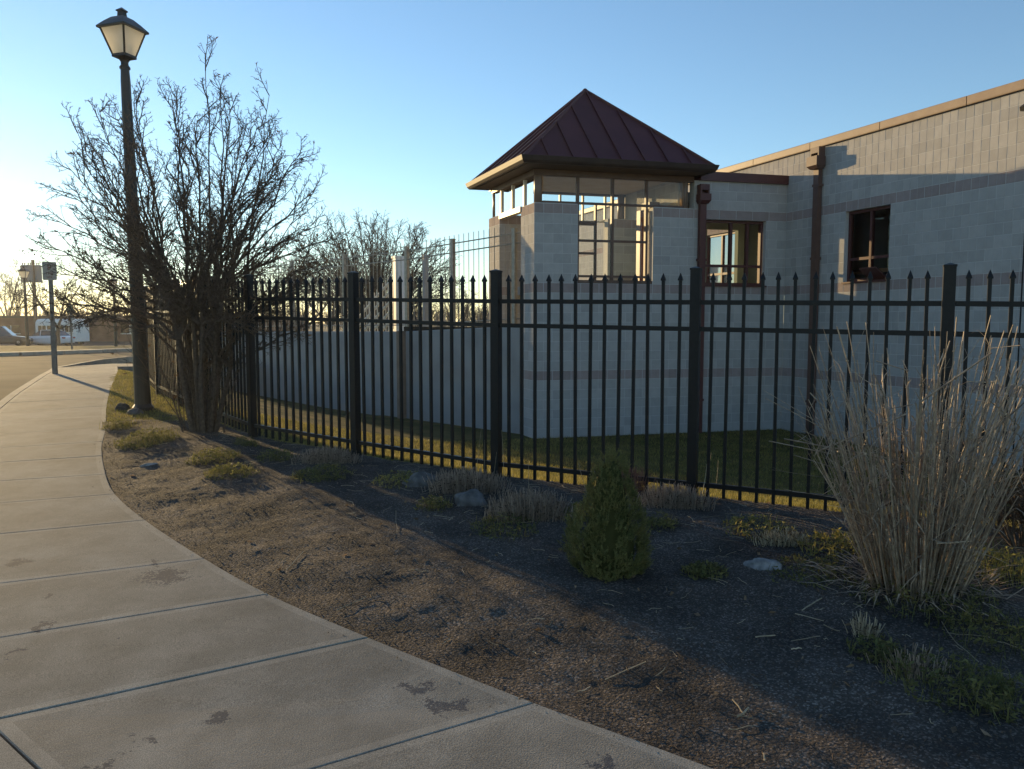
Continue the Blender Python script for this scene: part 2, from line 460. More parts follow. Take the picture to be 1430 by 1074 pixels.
def flat_pix(u, v):
    x = (u-715)/1075; z = -(v-537)/1075
    d = (x, CT+z*STL, -STL+z*CT)
    k = -EYE/d[2]
    for _ in range(6): k = (float(base(d[1]*k))+.03-EYE)/d[2]
    return d[0]*k, d[1]*k
stains = [(*flat_pix(230,805), .17), (*flat_pix(215,786), .06), (*flat_pix(68,833), .05), (*flat_pix(62,876), .06), (*flat_pix(36,785), .08), (*flat_pix(172,895), .03),
          (*flat_pix(635,985), .09), (*flat_pix(575,960), .07), (*flat_pix(200,1030), .05), (*flat_pix(155,1064), .06), (*flat_pix(295,1000), .04), (*flat_pix(15,912), .04), (*flat_pix(836,1060), .06)]
M['slab'] = concrete('sidewalk_concrete', (0.195,0.178,0.148), (0.268,0.246,0.207), stains)
M['slab_edge'] = concrete('trowelled_concrete', (0.258,0.235,0.195), (0.305,0.279,0.234), stains, .25)
M['asphalt'] = mat('asphalt', (0.04,0.039,0.038), (0.07,0.067,0.063), 0.5, 0.95, 0.6, 130, spec=0.08, detail=10)
M['joint'] = mat('joint_dirt', (0.018,0.014,0.01), (0.03,0.024,0.018), 20, 0.95)

WID = 1.45
LEFT = offset(EDGE, WID)
# joints: index positions on EDGE and skewed directions, as in the photograph
jR = [(2.6,1.1),(1.45,2.02),(.75,2.57),(.09,3.07),(-.71,3.69),(-1.38,4.25),(-1.98,4.85),(-2.78,5.73),(-3.4,6.48),(-3.92,7.3),(-4.38,8.15),(-4.82,9.0)]
s_arc = np.concatenate([[0], np.cumsum(np.linalg.norm(np.diff(EDGE, axis=0), axis=1))])
def edge_at(s): return np.array([np.interp(s, s_arc, EDGE[:,0]), np.interp(s, s_arc, EDGE[:,1])])
js = [float(s_arc[np.argmin(np.hypot(EDGE[:,0]-a, EDGE[:,1]-b))]) for a, b in jR]
while js[-1] < s_arc[-1]-1.3: js.append(js[-1]+1.15)
js.append(float(s_arc[-1]))
sl_arc = np.concatenate([[0], np.cumsum(np.linalg.norm(np.diff(LEFT, axis=0), axis=1))])
def left_at(s): return np.array([np.interp(s, sl_arc, LEFT[:,0]), np.interp(s, sl_arc, LEFT[:,1])])
def left_hit(p, ang):
    d = np.array([math.cos(ang), math.sin(ang)])
    best = None
    for k in range(len(LEFT)-1):
        a = LEFT[k]; b = LEFT[k+1]; e = b-a
        den = d[0]*e[1]-d[1]*e[0]
        if abs(den) < 1e-9: continue
        q = a-p
        t = (q[0]*e[1]-q[1]*e[0])/den; s = (q[0]*d[1]-q[1]*d[0])/den
        if 0 <= s <= 1 and t > 0 and (best is None or t < best[0]): best = (t, sl_arc[k] + s*(sl_arc[k+1]-sl_arc[k]))
    return best[1] if best else None
ls = []
for s in js:
    p = edge_at(s)
    i = int(np.argmin(np.abs(s_arc-s)))
    t = EDGE[min(i+1,len(EDGE)-1)]-EDGE[max(i-1,0)]
    perp = math.atan2(t[0], -t[1])       # left normal direction
    skew = math.radians(np.interp(p[1], [1,3.7,5.5,8,10], [22,22,20,8,0]))
    r = left_hit(p, perp - skew)
    if r is None: r = left_hit(p, perp)
    if r is None: r = float(sl_arc[int(np.argmin(np.hypot(LEFT[:,0]-p[0], LEFT[:,1]-p[1])))])
    ls.append(r)
ls[-1] = float(sl_arc[-1])
for k in range(1, len(ls)): ls[k] = max(ls[k], ls[k-1]+.25)
SLAB_UP = .03
sidewalk = bpy.data.objects.new('sidewalk', None); C.objects.link(sidewalk); struct(sidewalk)
GAP = .0038; BW = .052
rs = random.Random(5)
for k in range(len(js)-1):
    n = 7
    Rr = [edge_at(np.interp(i/(n-1), [0,1], [js[k]+GAP, js[k+1]-GAP])) for i in range(n)]
    Ll = [left_at(np.interp(i/(n-1), [0,1], [ls[k]+GAP, ls[k+1]-GAP])) for i in range(n)]
    L0 = np.linalg.norm(Rr[-1]-Rr[0]); fb = BW/max(L0, .3)
    fe = .005/max(L0,.3); ts = [0, fe, fb] + list(np.linspace(fb, 1-fb, 6)[1:-1]) + [1-fb, 1-fe, 1]
    W0 = np.linalg.norm(Rr[0]-Ll[0]); cb = BW*1.15/W0
    ce = .005/W0; cs = [0, ce, cb, .25, .5, .75, 1-cb, 1-ce, 1]
    mb = MB(); dz = rs.uniform(-.0012, .0012); tl = rs.uniform(-.002, .002)
    ca = np.linspace(0, 1, n)
    V = []; nn = len(cs)
    for ti in ts:
        r = np.array([np.interp(ti, ca, [q[0] for q in Rr]), np.interp(ti, ca, [q[1] for q in Rr])])
        l_ = np.array([np.interp(ti, ca, [q[0] for q in Ll]), np.interp(ti, ca, [q[1] for q in Ll])])
        for c in cs:
            q = r*(1-c) + l_*c
            eb = .003 if (c in (0, 1) or ti in (0, 1)) else 0.0
            V.append((q[0], q[1], float(base(q[1])) + SLAB_UP + dz + tl*(c-.5) - eb))
    Fs = []; Ms = []
    for a in range(len(ts)-1):
        for b in range(nn-1):
            Fs.append((a*nn+b, (a+1)*nn+b, (a+1)*nn+b+1, a*nn+b+1))
            Ms.append(1 if a in (0, 1, len(ts)-3, len(ts)-2) or b in (0, 1, nn-3, nn-2) else 0)
    mb.v = [tuple(map(float, v)) for v in V]; mb.f = Fs; mb.m = Ms
    ring = [a*nn for a in range(len(ts))] + [(len(ts)-1)*nn+b for b in range(1, nn)] + [a*nn+nn-1 for a in range(len(ts)-2, -1, -1)] + [b for b in range(nn-2, 0, -1)]
    n0 = len(mb.v)
    for q in ring: mb.v.append((mb.v[q][0], mb.v[q][1], mb.v[q][2]-.10))
    for q in range(len(ring)):
        q2 = (q+1) % len(ring)
        mb.f.append((ring[q2], ring[q], n0+q, n0+q2)); mb.m.append(1)
    o = mb.build('slab', [M['slab'], M['slab_edge']], sidewalk)
    fix_normals(o)

def strip(name, A, B, zf, m, parent=None):
    mb = MB(); vs = []
    for p, q in zip(A, B):
        vs.append((p[0], p[1], zf(p[1]))); vs.append((q[0], q[1], zf(q[1])))
    mb.add(vs, [(2*i, 2*i+2, 2*i+3, 2*i+1) for i in range(len(A)-1)])
    return mb.build(name, m, parent)
struct(strip('joint_bed', offset(EDGE, -.01), offset(EDGE, WID+.2), lambda y: float(base(y))-.012, M['joint']))

# kerb along the road, cast in lengths
NEAR = np.vstack([offset(EDGE, WID+.012), [(-13.9,25.0),(-14.9,28.0),(-15.5,31.0),(-15.8,35.0),(-15.7,42.0),(-15.0,52.0)]])
kerb = bpy.data.objects.new('kerb', None); C.objects.link(kerb); struct(kerb)
ka = np.concatenate([[0], np.cumsum(np.linalg.norm(np.diff(NEAR, axis=0), axis=1))])
def near_at(s, d):
    O = offset(NEAR, d); return np.array([np.interp(s, ka, O[:,0]), np.interp(s, ka, O[:,1])])
s = 0.0
O0 = offset(NEAR, 0); O1 = offset(NEAR, .155)
while s < ka[-1]-.2:
    e = min(s+2.4, ka[-1]); mb = MB(); n = 6; V = []
    for i in range(n):
        t = s+.008+(e-s-.016)*i/(n-1)
        p = (np.interp(t, ka, O0[:,0]), np.interp(t, ka, O0[:,1])); q = (np.interp(t, ka, O1[:,0]), np.interp(t, ka, O1[:,1]))
        zt = float(base(p[1]))+SLAB_UP
        m1 = (p[0]*.15+q[0]*.85, p[1]*.15+q[1]*.85)
        V += [(p[0],p[1],zt-.25),(p[0],p[1],zt),(m1[0],m1[1],zt-.001),(q[0],q[1],zt-.025),(q[0],q[1],zt-.25)]
    Fs = []
    for i in range(n-1):
        for c in range(4): Fs.append((i*5+c, i*5+c+1, (i+1)*5+c+1, (i+1)*5+c))
    Fs += [(0,1,2,3,4), tuple((n-1)*5+c for c in (4,3,2,1,0))]
    mb.add(V, Fs); o = mb.build('kerb_length', M['slab_edge'], kerb); fix_normals(o)
    s = e
ROADZ = -.10
RA = offset(NEAR, .13)
struct(strip('road', RA, [(-160.0, p[1]) for p in RA], lambda y: float(base(y))+ROADZ, M['asphalt']))

# far side of the road
fy = [14,20,28,35,41,48,60,80,110,200]; fx = [-90,-60,-35,-23.5,-21,-19,-16,-12,-8,0]
ys = np.concatenate([np.arange(14, 90, 2.0), [110,150,200]])
A = [(float(np.interp(y, fy, fx)), float(y)) for y in ys]
struct(strip('far_verge', [(-250.0, p[1]) for p in A][::-1], A[::-1], lambda y: float(base(y))+.05, M['ground']))
fk = bpy.data.objects.new('far_kerb', None); C.objects.link(fk); struct(fk)
for k in range(len(A)-5):
    if A[k][1] > 66: break
    mb = MB(); p = Vector((*A[k],0)); q = Vector((*A[k+1],0)); d = (q-p).normalized(); nn_ = Vector((d.y,-d.x,0))*.22
    z0 = float(base(p.y)); z1 = float(base(q.y)); p2 = p+d*.02; q2 = q-d*.02
    V = []
    for (b_, z) in ((p2,z0),(q2,z1)):
        V += [(b_.x-nn_.x*4,b_.y-nn_.y*4,z+.062),(b_.x+nn_.x,b_.y+nn_.y,z+.062),(b_.x+nn_.x*1.2,b_.y+nn_.y*1.2,z-.16),(b_.x-nn_.x*4,b_.y-nn_.y*4,z-.16)]
    mb.add(V, [(0,1,5,4),(1,2,6,5),(2,3,7,6),(3,0,4,7),(3,2,1,0),(4,5,6,7)]); o = mb.build('kerb_length', M['slab_edge'], fk); fix_normals(o)
ys2 = [68,74,80,86,92,98]
struct(strip('parking_lot', [(-160.0,y) for y in ys2][::-1], [(-14.0,y) for y in ys2][::-1], lambda y: float(base(y))+.06, M['asphalt']))

# short paved link and end paving beyond the lawn verge
def paving(name, poly, m):
    mb = MB(); vs = [(x, y, float(base(y))+SLAB_UP-.004) for x, y in poly]; n = len(vs)
    mb.add(vs + [(x,y,z-.1) for x,y,z in vs], [tuple(range(n))] + [(i,n+i,n+(i+1)%n,(i+1)%n) for i in range(n)])
    o = mb.build(name, m); fix_normals(o); return struct(o)
paving('cross_path', [(-8.35,16.0),(-7.0,16.2),(-7.6,17.6),(-9.0,17.4)], M['slab'])
paving('end_paving', [(-11.35,22.1),(-8.6,22.6),(-8.0,24.4),(-12.6,24.2),(-12.75,22.0)], M['slab'])

# ------------------------------------------------------------------ school: frames and wall building
O2 = Vector((.45, 15.75, 0)); EX = Vector((.969, .247, 0)); EY = Vector((-.372, .928, 0))
def P(a, b, z): return O2 + EX*a + EY*b + Vector((0,0,z))
Z0 = -.8; CH = .2
BANDS = (6, 15, 23)
NX = Vector((-EY.y, EY.x, 0)).normalized()        # out of the long wall and the tower's left side, to the left
NF = Vector((EX.y, -EX.x, 0)).normalized()        # out of the front walls, towards the viewer
def px_of(p):
    z = p.z-EYE; d = p.y*CT - z*STL; u = p.y*STL + z*CT
    return 715+1075*p.x/d, 537-1075*u/d, d

class Masonry:
    """core walls with raised blocks; the largest blocks in view become parts, the rest one joined part"""
    def __init__(s, root):
        s.root = root; s.blocks = []; s.core = MB()
    def wall(s, org, d, nrm, length, z0, ncourse, L=.4, openings=(), thick=.22, shift=0, scored=99):
        org = Vector(org); d = d.normalized(); nrm = nrm.normalized()
        z1 = z0 + ncourse*CH
        xs = sorted(set([0, length] + [v for o in openings for v in o[:2]])); zs = sorted(set([z0, z1] + [v for o in openings for v in o[2:]]))
        def inside(a, z): return any(o[0] < a < o[1] and o[2] < z < o[3] for o in openings)
        for a0, a1 in zip(xs[:-1], xs[1:]):
            for c0, c1 in zip(zs[:-1], zs[1:]):
                if inside((a0+a1)/2, (c0+c1)/2): continue
                q = lambda a, b, z: org + d*a - nrm*b + Vector((0,0,z))
                s.core.pbox(q, a0, a1, .003, thick, c0, c1)
        j = .005
        for k in range(ncourse):
            z = z0 + k*CH
            band = int(round((z-Z0)/CH)) in BANDS
            a = -(L/2 if (k+shift) % 2 else 0)
            cuts = [0.0]
            while a < length:
                if a > .04: cuts.append(a)
                a += L
            if length-cuts[-1] < .05: cuts.pop()
            cuts.append(length)
            for o in openings:
                if o[2] < z + CH/2 < o[3]:
                    cuts = [c for c in cuts if not (o[0]-.05 < c < o[1]+.05)] + [o[0], o[1]]
            cuts = sorted(set(cuts))
            for c0, c1 in zip(cuts[:-1], cuts[1:]):
                if c1-c0 < .03 or inside((c0+c1)/2, z+CH/2): continue
                s.blocks.append((org + d*(c0+j) + Vector((0,0,z+j)), d, nrm, round(c1-c0-2*j, 3), band, k < scored and c1-c0 > L*.8))
    def finish(s, limit=300):
        s.core.build('wall_core', M['mortar'], s.root)
        def key(b):
            u, v, dd = px_of(b[0] + b[1]*b[3]*.5)
            seen = -20 < u < 1450 and v < 640 and dd > 0
            face = b[2].dot((Vector((0,0,EYE))-b[0]).normalized())
            if face <= 0: seen = False
            return (0 if seen else 1, dd/max(abs(face), .05)**.5)
        bl = sorted(s.blocks, key=key)
        cache = {}
        def geo(L, d, nrm, scored=False):
            if scored:
                v1, f1 = geo(L/2-.002, d, nrm)
                n1 = len(v1); off = d*(L/2+.002)
                return v1 + [v + off for v in v1], f1 + [tuple(i+n1 for i in f) for f in f1]
            e = .0018; t = .012; dp = nrm
            f = [Vector((0,0,0)), d*L, d*L+Vector((0,0,CH-.010)), Vector((0,0,CH-.010))]
            cen = (f[0]+f[2])/2
            back = [p - dp*t for p in f]
            front = []
            for i, p in enumerate(f):
                du = d*(e if i in (0,3) else -e) + Vector((0,0,(e if i < 2 else -e)))
                front.append(p + du)
            mid = [p - dp*e for p in f]
            vs = back + mid + front
            fs = [(8,9,10,11)] + [(i+4,(i+1)%4+4,(i+1)%4+8,i+8) for i in range(4)] + [(i,(i+1)%4,(i+1)%4+4,i+4) for i in range(4)]
            return vs, fs
        rest = MB(); restb = MB()
        for i, (p, d, nrm, L, band, sc) in enumerate(bl):
            vs, fs = geo(L, d, nrm, sc)
            if i < limit:
                kk = (L, tuple(round(c,3) for c in d), band, sc)
                if kk not in cache:
                    mb = MB(); mb.add(vs, fs); cache[kk] = mb.mesh('block', M['band'] if band else M['block'])
                o = place('block', cache[kk], s.root); o.location = p
            else:
                (restb if band else rest).add([p+v for v in vs], fs)
        if rest.v: stuff(rest.build('block_courses', M['block'], s.root))
        if restb.v: stuff(restb.build('band_courses', M['band'], s.root))

# ------------------------------------------------------------------ entrance tower
TW, TD = 3.53, 2.67
PWd, PDp = .93, .71
SILL = 4.0
EAVE = 4.69
tower = thing('entrance_tower', 'square block tower with burgundy hipped metal roof and open glazed lantern', 'tower')
ms = Masonry(tower)
# front: full wall to 2.4 then two piers
ms.wall(P(0,0,0), EX, NF, TW, Z0, 16, scored=15)
ms.wall(P(0,0,0), EX, NF, PWd, Z0+16*CH, 8)
ms.wall(P(TW-PWd,0,0), EX, NF, PWd, Z0+16*CH, 8)
# left side piers (front and rear) and rear pier's front face
ms.wall(P(0,PDp,0), -EY, NX, PDp, Z0, 24, shift=1)
ms.wall(P(0,TD,0), -EY, NX, PDp, Z0, 24, shift=1)
ms.wall(P(0,TD-PDp,0), EX, NF, PWd, Z0, 24)
ms.wall(P(TW-PWd,TD-PDp,0), EX, NF, PWd, Z0, 24)
# right side closed wall, seen from within
ms.wall(P(TW-.22,TD-PDp-.01,0), -EY, NX, TD-PDp-.26, Z0+16*CH, 12)
ms.finish(300)
core = MB()
for (a0, b0) in ((0,0),(TW-PWd,0),(0,TD-PDp),(TW-PWd,TD-PDp)):
    core.pbox(P, a0+.24, a0+PWd-.001, b0+.24, b0+PDp-.001, Z0, SILL-.002)
    core.pbox(P, a0+.02, a0+PWd, b0+.02, b0+PDp, SILL-.002, SILL+.012)
core.pbox(P, TW-.2, TW, .23, TD, SILL-.3, EAVE)
core.build('pier_core', M['mortar'], tower)
# sill beams (pale) and head beams (brown)
def beam(name, m, *a): 
    mb = MB(); mb.pbox(P, *a); return mb.build(name, m, tower)
beam('sill_beam', M['cream'], -.02, .12, PDp, TD-PDp, SILL-.09, SILL+.02)
beam('sill_beam', M['brown_metal'], PWd, TW-PWd, TD-.14, TD, SILL-.08, SILL+.02)
beam('head_beam', M['brown_metal'], 0, TW, .02, .16, EAVE-.13, EAVE-.01)
beam('head_beam', M['brown_metal'], 0.01, .15, .17, TD-.17, EAVE-.13, EAVE-.01)
beam('head_beam', M['brown_metal'], 0, TW, TD-.16, TD-.02, EAVE-.07, EAVE-.01)
beam('head_beam', M['brown_metal'], PWd, TW-PWd, .02, .1, 2.4, 2.47)
# corner columns
for (a, b) in ((.13,.13),(TW-.16,.13),(.13,TD-.13),(TW-.3,TD-.13)):
    mb = MB(); c = P(a, b, 0)
    mb.lathe([(.085, SILL), (.085, EAVE-.01)], 14, Matrix.Translation(c))
    mb.build('column', M['col'], tower, smooth=True)
# front mullions and transoms
def mull(a, b, z0, z1, w=.05, m='brown_metal', name='mullion'):
    mb = MB(); mb.pbox(P, a-w/2, a+w/2, b, b+.07, z0, z1); return mb.build(name, M[m], tower)
A1, A2, A3 = PWd+.0, PWd+.80, PWd+1.60
CA0, CA1 = PWd+.025, TW-PWd-.12
for a, z0 in ((CA0, 2.47), ((CA0+CA1)/2, 2.47), (CA1, 2.47)): mull(a, .05, z0, EAVE-.13)
mull(TW-.18, .05, SILL, EAVE-.13)
mull(CA0+.4, .06, 2.47, SILL+.05, .035)
def trans(a0, a1, z, b=.045, hh=.045, m='brown_metal'):
    mb = MB(); mb.pbox(P, a0, a1, b, b+.07, z-hh/2, z+hh/2); return mb.build('transom', M[m], tower)
trans(.2, CA0-.025, SILL+.036); trans(CA0+.025, CA1-.025, SILL+.036, .043); trans(CA1+.025, TW-.2, SILL+.036)
trans(CA0+.025, CA0+.39, 3.63, .042); trans(CA0+.02, CA1-.025, 3.28, .04); trans(CA0+.025, CA0+.39, 3.02, .042)
trans(CA0+.025, CA1-.025, 2.55, .043)
# left side and rear mullions
for i in range(1, 4):
    b = TD*i/4
    mb = MB(); mb.pbox(P, .04, .11, b-.025, b+.025, SILL+.02, EAVE-.13); mb.build('mullion', M['cream'], tower)
for i in range(1, 6):
    a = TW*i/6.2
    mb = MB(); mb.pbox(P, a-.022, a+.022, TD-.11, TD-.05, SILL+.02, EAVE-.07); mb.build('mullion', M['cream'], tower)
# glass
def pane(a0, a1, b0, b1, z0, z1, parent=None, m='glass'):
    mb = MB(); mb.add([P(a0,b0,z0),P(a1,b1,z0),P(a1,b1,z1),P(a0,b0,z1)], [(0,1,2,3)])
    return mb.build('glass_pane', M[m], parent or tower)
for a0, a1, z0 in ((.22,CA0-.025,SILL+.06),(CA0+.025,(CA0+CA1)/2-.025,2.58),((CA0+CA1)/2+.025,CA1-.025,2.58),(CA1+.025,TW-.2,SILL+.06)):
    pane(a0, a1, .075, .075, z0, EAVE-.13)
for i in range(4): pane(.075, .075, TD*i/4+.03+(.2 if i == 0 else 0), TD*(i+1)/4-.03-(.2 if i == 3 else 0), SILL+.03, EAVE-.13)
pane(.25, TW-.4, TD-.08, TD-.08, SILL+.03, EAVE-.07)
# inside: leaning brown door jamb, lantern box on the wall
mb = MB(); mb.pbox(P, TW-PWd-.1, TW-PWd-.02, .35, .5, 2.4, 3.98); mb.build('door_jamb', M['maroon'], tower)
mb = MB(); mb.pbox(P, TW-.5, TW-.26, .9, 1.25, 4.03, 4.26); mb.build('wall_box', M['brown_metal'], tower)
mb = MB(); mb.pbox(P, .25, TW-.25, .25, TD-.25, 2.2, 2.38); mb.build('landing', M['concrete_wall'], tower)
# soffit, gutter, roof panels
OV = .46
a0, a1, b0, b1 = -.37, TW+.08, -OV, TD+.1
mb = MB(); mb.pbox(P, a0+.06, a1-.06, b0+.06, b1-.06, EAVE-.008, EAVE+.03); mb.build('soffit', M['eave'], tower)
mb = MB(); mb.pbox(P, .17, TW-.21, .17, TD-.17, EAVE-.03, EAVE-.0085); mb.build('ceiling', M['soffit'], tower)
gut = MB()
GZ0, GZ1 = EAVE+.0, EAVE+.16
def gutter(pa, pb):
    pa = Vector(pa); pb = Vector(pb); d = (pb-pa).normalized(); n_ = Vector((d.y,-d.x,0))
    prof = [(-.02,-.01),(.05,-.01),(.09,.04),(.12,.13),(.105,.135),(.07,.06),(-.02,.06)]
    V = []
    for q, e in ((pa, -.115), (pb, .115)):
        for (o_, z_) in prof: V.append(q + n_*o_ + d*(e*max(o_,0)/.12) + Vector((0,0,z_+EAVE)))
    k = len(prof)
    gut.add(V, [(i,(i+1)%k,(i+1)%k+k,i+k) for i in range(k)] + [tuple(range(k)), tuple(range(2*k-1,k-1,-1))])
cs4 = [P(a0,b0,0),P(a1,b0,0),P(a1,b1,0),P(a0,b1,0)]
for i in range(4): gutter(cs4[i], cs4[(i+1)%4])
g_ = gut.build('gutter', M['gutter'], tower); fix_normals(g_)
roof = bpy.data.objects.new('roof', None); C.objects.link(roof); roof.parent = tower
apex = P((a0+a1)/2, (b0+b1)/2, 6.62)
RZ = EAVE+.1
cor = [P(a0-.05,b0-.05,RZ),P(a1+.05,b0-.05,RZ),P(a1+.05,b1+.05,RZ),P(a0-.05,b1+.05,RZ)]
for i in range(4):
    p0 = cor[i]; p1 = cor[(i+1)%4]; L = (p1-p0).length; npan = 8 if i % 2 == 0 else 6
    mid = (p0+p1)/2; up = apex - mid; nrm = (p1-p0).cross(up).normalized()
    def sp(s_, t_): return p0 + (p1-p0)*s_ + up*t_
    def tmax(s_): return max(0.0, 1-abs(2*s_-1))
    for k in range(npan):
        s0, s1 = k/npan, (k+1)/npan
        poly = [(s0,0),(s1,0)]
        if tmax(s1) > 0: poly.append((s1, tmax(s1)))
        if s0 < .5 < s1: poly.append((.5, 1))
        if tmax(s0) > 0: poly.append((s0, tmax(s0)))
        g = .004/L
        cx = sum(q[0] for q in poly)/len(poly)
        poly = [(q[0]+(g if q[0] < cx else -g), q[1]) for q in poly]
        mb = MB(); mb.prism([sp(*q) for q in poly], -nrm*.02)
        o = mb.build('roof_panel', M['roof'], roof); fix_normals(o)
    for k in range(1, npan):
        s_ = k/npan; t_ = tmax(s_)-.012
        if t_ <= 0.02: continue
        mb = MB(); wv = (p1-p0).normalized()*.014
        q0 = sp(s_,0); q1 = sp(s_,t_)
        mb.prism([q0-wv-nrm*.005, q0+wv-nrm*.005, q0+wv+nrm*.038, q0-wv+nrm*.038], q1-q0)
        o = mb.build('standing_seam', M['roof'], roof); fix_normals(o)
    mb = MB(); mb.tube([p0+Vector((0,0,.01)), apex+Vector((0,0,.01))], .035, 6, True); mb.build('hip_cap', M['maroon'], roof)
mb = MB(); mb.lathe([(.09,-.06),(.05,.03),(.015,.05)], 8, Matrix.Translation(apex)); mb.build('roof_finial', M['maroon'], roof)
M['coping2'] = M['coping']

# ------------------------------------------------------------------ school wing and long wall
school = thing('school_building', 'long flat-roofed grey block school with brown bands and tan coping', 'building')
AC = 5.765                                    # inner corner where the wing meets the long wall
WT = 27                                       # wing courses
ms = Masonry(school)
WIN0, WIN1 = 3.80, 5.27
ms.wall(P(TW+.005,0.0,0), EX, NF, AC-TW-.005, Z0, WT-0, openings=[(WIN0-TW-.005, WIN1-TW-.005, 2.4, 3.8)], scored=15)
# long wall: runs from the inner corner towards the viewer and far back behind the tower
CW = P(AC, 0, 0)
LW = 11.0
W2a, W2b = 1.69, 2.78
ms.wall(CW - EY*LW, EY, NX, LW, Z0, 30, L=.3, openings=[(LW-W2b, LW-W2a, 2.4, 3.8)], shift=1, scored=40)
ms.wall(CW + EY*.005, EY, NX, 13.0, Z0+15*CH, 15, L=.3, scored=40, openings=[(1.72, 2.95, 2.4, 3.8)])
ms.finish(300)
# coping of the long wall in lengths with joints
cop = bpy.data.objects.new('coping', None); C.objects.link(cop); cop.parent = school
def Q(a, b, z): return CW + EY*a + NX*b + Vector((0,0,z))
TOP = Z0 + 30*CH
edges_ = [-11, -8.6, -6.15, -4.28, -2.5, -.7, 1.1, 2.9, 4.7, 6.5, 8.3, 10.1, 11.9, 13.2]
for e0, e1 in zip(edges_[:-1], edges_[1:]):
    mb = MB()
    prof = [(-.35,.012),(.045,.012),(.05,.03),(.05,.15),(.04,.165),(-.35,.18)]
    V = [Q(e0+.008, b, TOP+z) for b, z in prof] + [Q(e1-.008, b, TOP+z) for b, z in prof]; k = len(prof)
    mb.add(V, [(i,(i+1)%k,(i+1)%k+k,i+k) for i in range(k)] + [tuple(range(k)), tuple(range(2*k-1,k-1,-1))])
    o = mb.build('coping_length', M['coping'], cop); fix_normals(o)
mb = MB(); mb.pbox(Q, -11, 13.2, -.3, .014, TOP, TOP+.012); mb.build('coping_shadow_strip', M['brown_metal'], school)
mb = MB(); mb.pbox(Q, -5.37, -5.345, .0012, .003, Z0, TOP); mb.build('control_joint', M['tire'], school)
mb = MB()
mb.pbox(P, TW+.12, AC-.005, -.05, .3, Z0+WT*CH-.0, Z0+WT*CH+.19); mb.build('wing_cap', M['maroon'], school)
mb = MB(); mb.pbox(P, TW+.03, AC-.02, .3, 1.3, Z0+WT*CH-.4, Z0+WT*CH-.2); mb.build('wing_roof', M['concrete_wall'], school)
def frame_window(root, Pf, x0, x1, z0, z1, vs_, hs_, bar=.055, dep=.08, sunk=.1, m='maroon', name='window', gl='glass'):
    """window set in an opening: Pf(a, depth, z); frame, bars and panes are its sub-parts"""
    wdw = bpy.data.objects.new(name, None); C.objects.link(wdw); wdw.parent = root
    mb = MB()
    mb.pbox(Pf, x0, x1, sunk, sunk+dep, z0, z0+bar); mb.pbox(Pf, x0, x1, sunk, sunk+dep, z1-bar, z1)
    mb.pbox(Pf, x0, x0+bar, sunk, sunk+dep, z0+bar, z1-bar); mb.pbox(Pf, x1-bar, x1, sunk, sunk+dep, z0+bar, z1-bar)
    mb.build('frame', M[m], wdw)
    for v_ in vs_:
        mb = MB(); mb.pbox(Pf, v_-bar/2, v_+bar/2, sunk+.002, sunk+dep-.002, z0+bar, z1-bar); mb.build('bar', M[m], wdw)
    for h_ in hs_:
        mb = MB(); mb.pbox(Pf, x0+bar, x1-bar, sunk+.006, sunk+dep-.006, h_-bar/2, h_+bar/2); mb.build('bar', M[m], wdw)
    xs = [x0+bar] + [v_ for v_ in vs_] + [x1-bar]; zs = [z0+bar] + list(hs_) + [z1-bar]
    for xa, xb in zip(xs[:-1], xs[1:]):
        for za, zb in zip(zs[:-1], zs[1:]):
            mb = MB(); y = sunk+dep/2
            mb.add([Pf(xa,y,za),Pf(xb,y,za),Pf(xb,y,zb),Pf(xa,y,zb)], [(0,1,2,3)]); mb.build('pane', M[gl], wdw)
    mb = MB(); mb.pbox(Pf, x0-.03, x1+.03, -.03, sunk-.002, z0-.035, z0-.001); mb.build('sill', M[m], wdw)
    return wdw
frame_window(school, P, WIN0+.003, WIN1-.003, 2.402, 3.797, [4.5, 4.9], [2.82])
def Q3(a, b, z): return CW + EY*a - NX*b + Vector((0,0,z))
frame_window(school, Q3, 1.723, 2.947, 2.402, 3.797, [2.33], [2.8], sunk=.05, name='courtyard_window', gl='mirror_glass')
def Q2(a, b, z): return CW - EY*a - NX*b + Vector((0,0,z))
frame_window(school, Q2, W2a+.003, W2b-.003, 2.402, 3.797, [2.25], [2.85], sunk=.09)
# open hopper sash of the long wall window, tilted outwards
mb = MB()
ha, hb = 2.29, W2b-.07
q = [Q2(ha,.06,2.42),Q2(hb,.06,2.42),Q2(hb,-.22,2.62),Q2(ha,-.22,2.62)]
mb.prism(q, Vector((0,0,.02))); sash = mb.build('open_sash', M['maroon'], school)
mb = MB(); e = .05
q = [Q2(ha+e,.02,2.472),Q2(hb-e,.02,2.472),Q2(hb-e,-.18,2.615),Q2(ha+e,-.18,2.615)]
mb.prism(q, Vector((0,0,.004))); mb.build('sash_glass', M['dark_glass'], sash)
mb = MB()
for (x0,x1,z0,z1) in ((TW,4.65,Z0,4.4),(5.45,AC-.03,Z0,4.4),(4.65,5.45,Z0,2.45),(4.65,5.45,3.75,4.4)): mb.pbox(P, x0, x1, 1.2, 1.32, z0, z1)
mb.build('rear_wall', M['room'], school)
mb = MB(); mb.pbox(P, AC-.05, AC-.02, .24, 1.19, 1.6, 4.4); mb.build('dark_cover_panel', M['room'], school)  # dark panel added to cover the sunlit long wall inside the wing
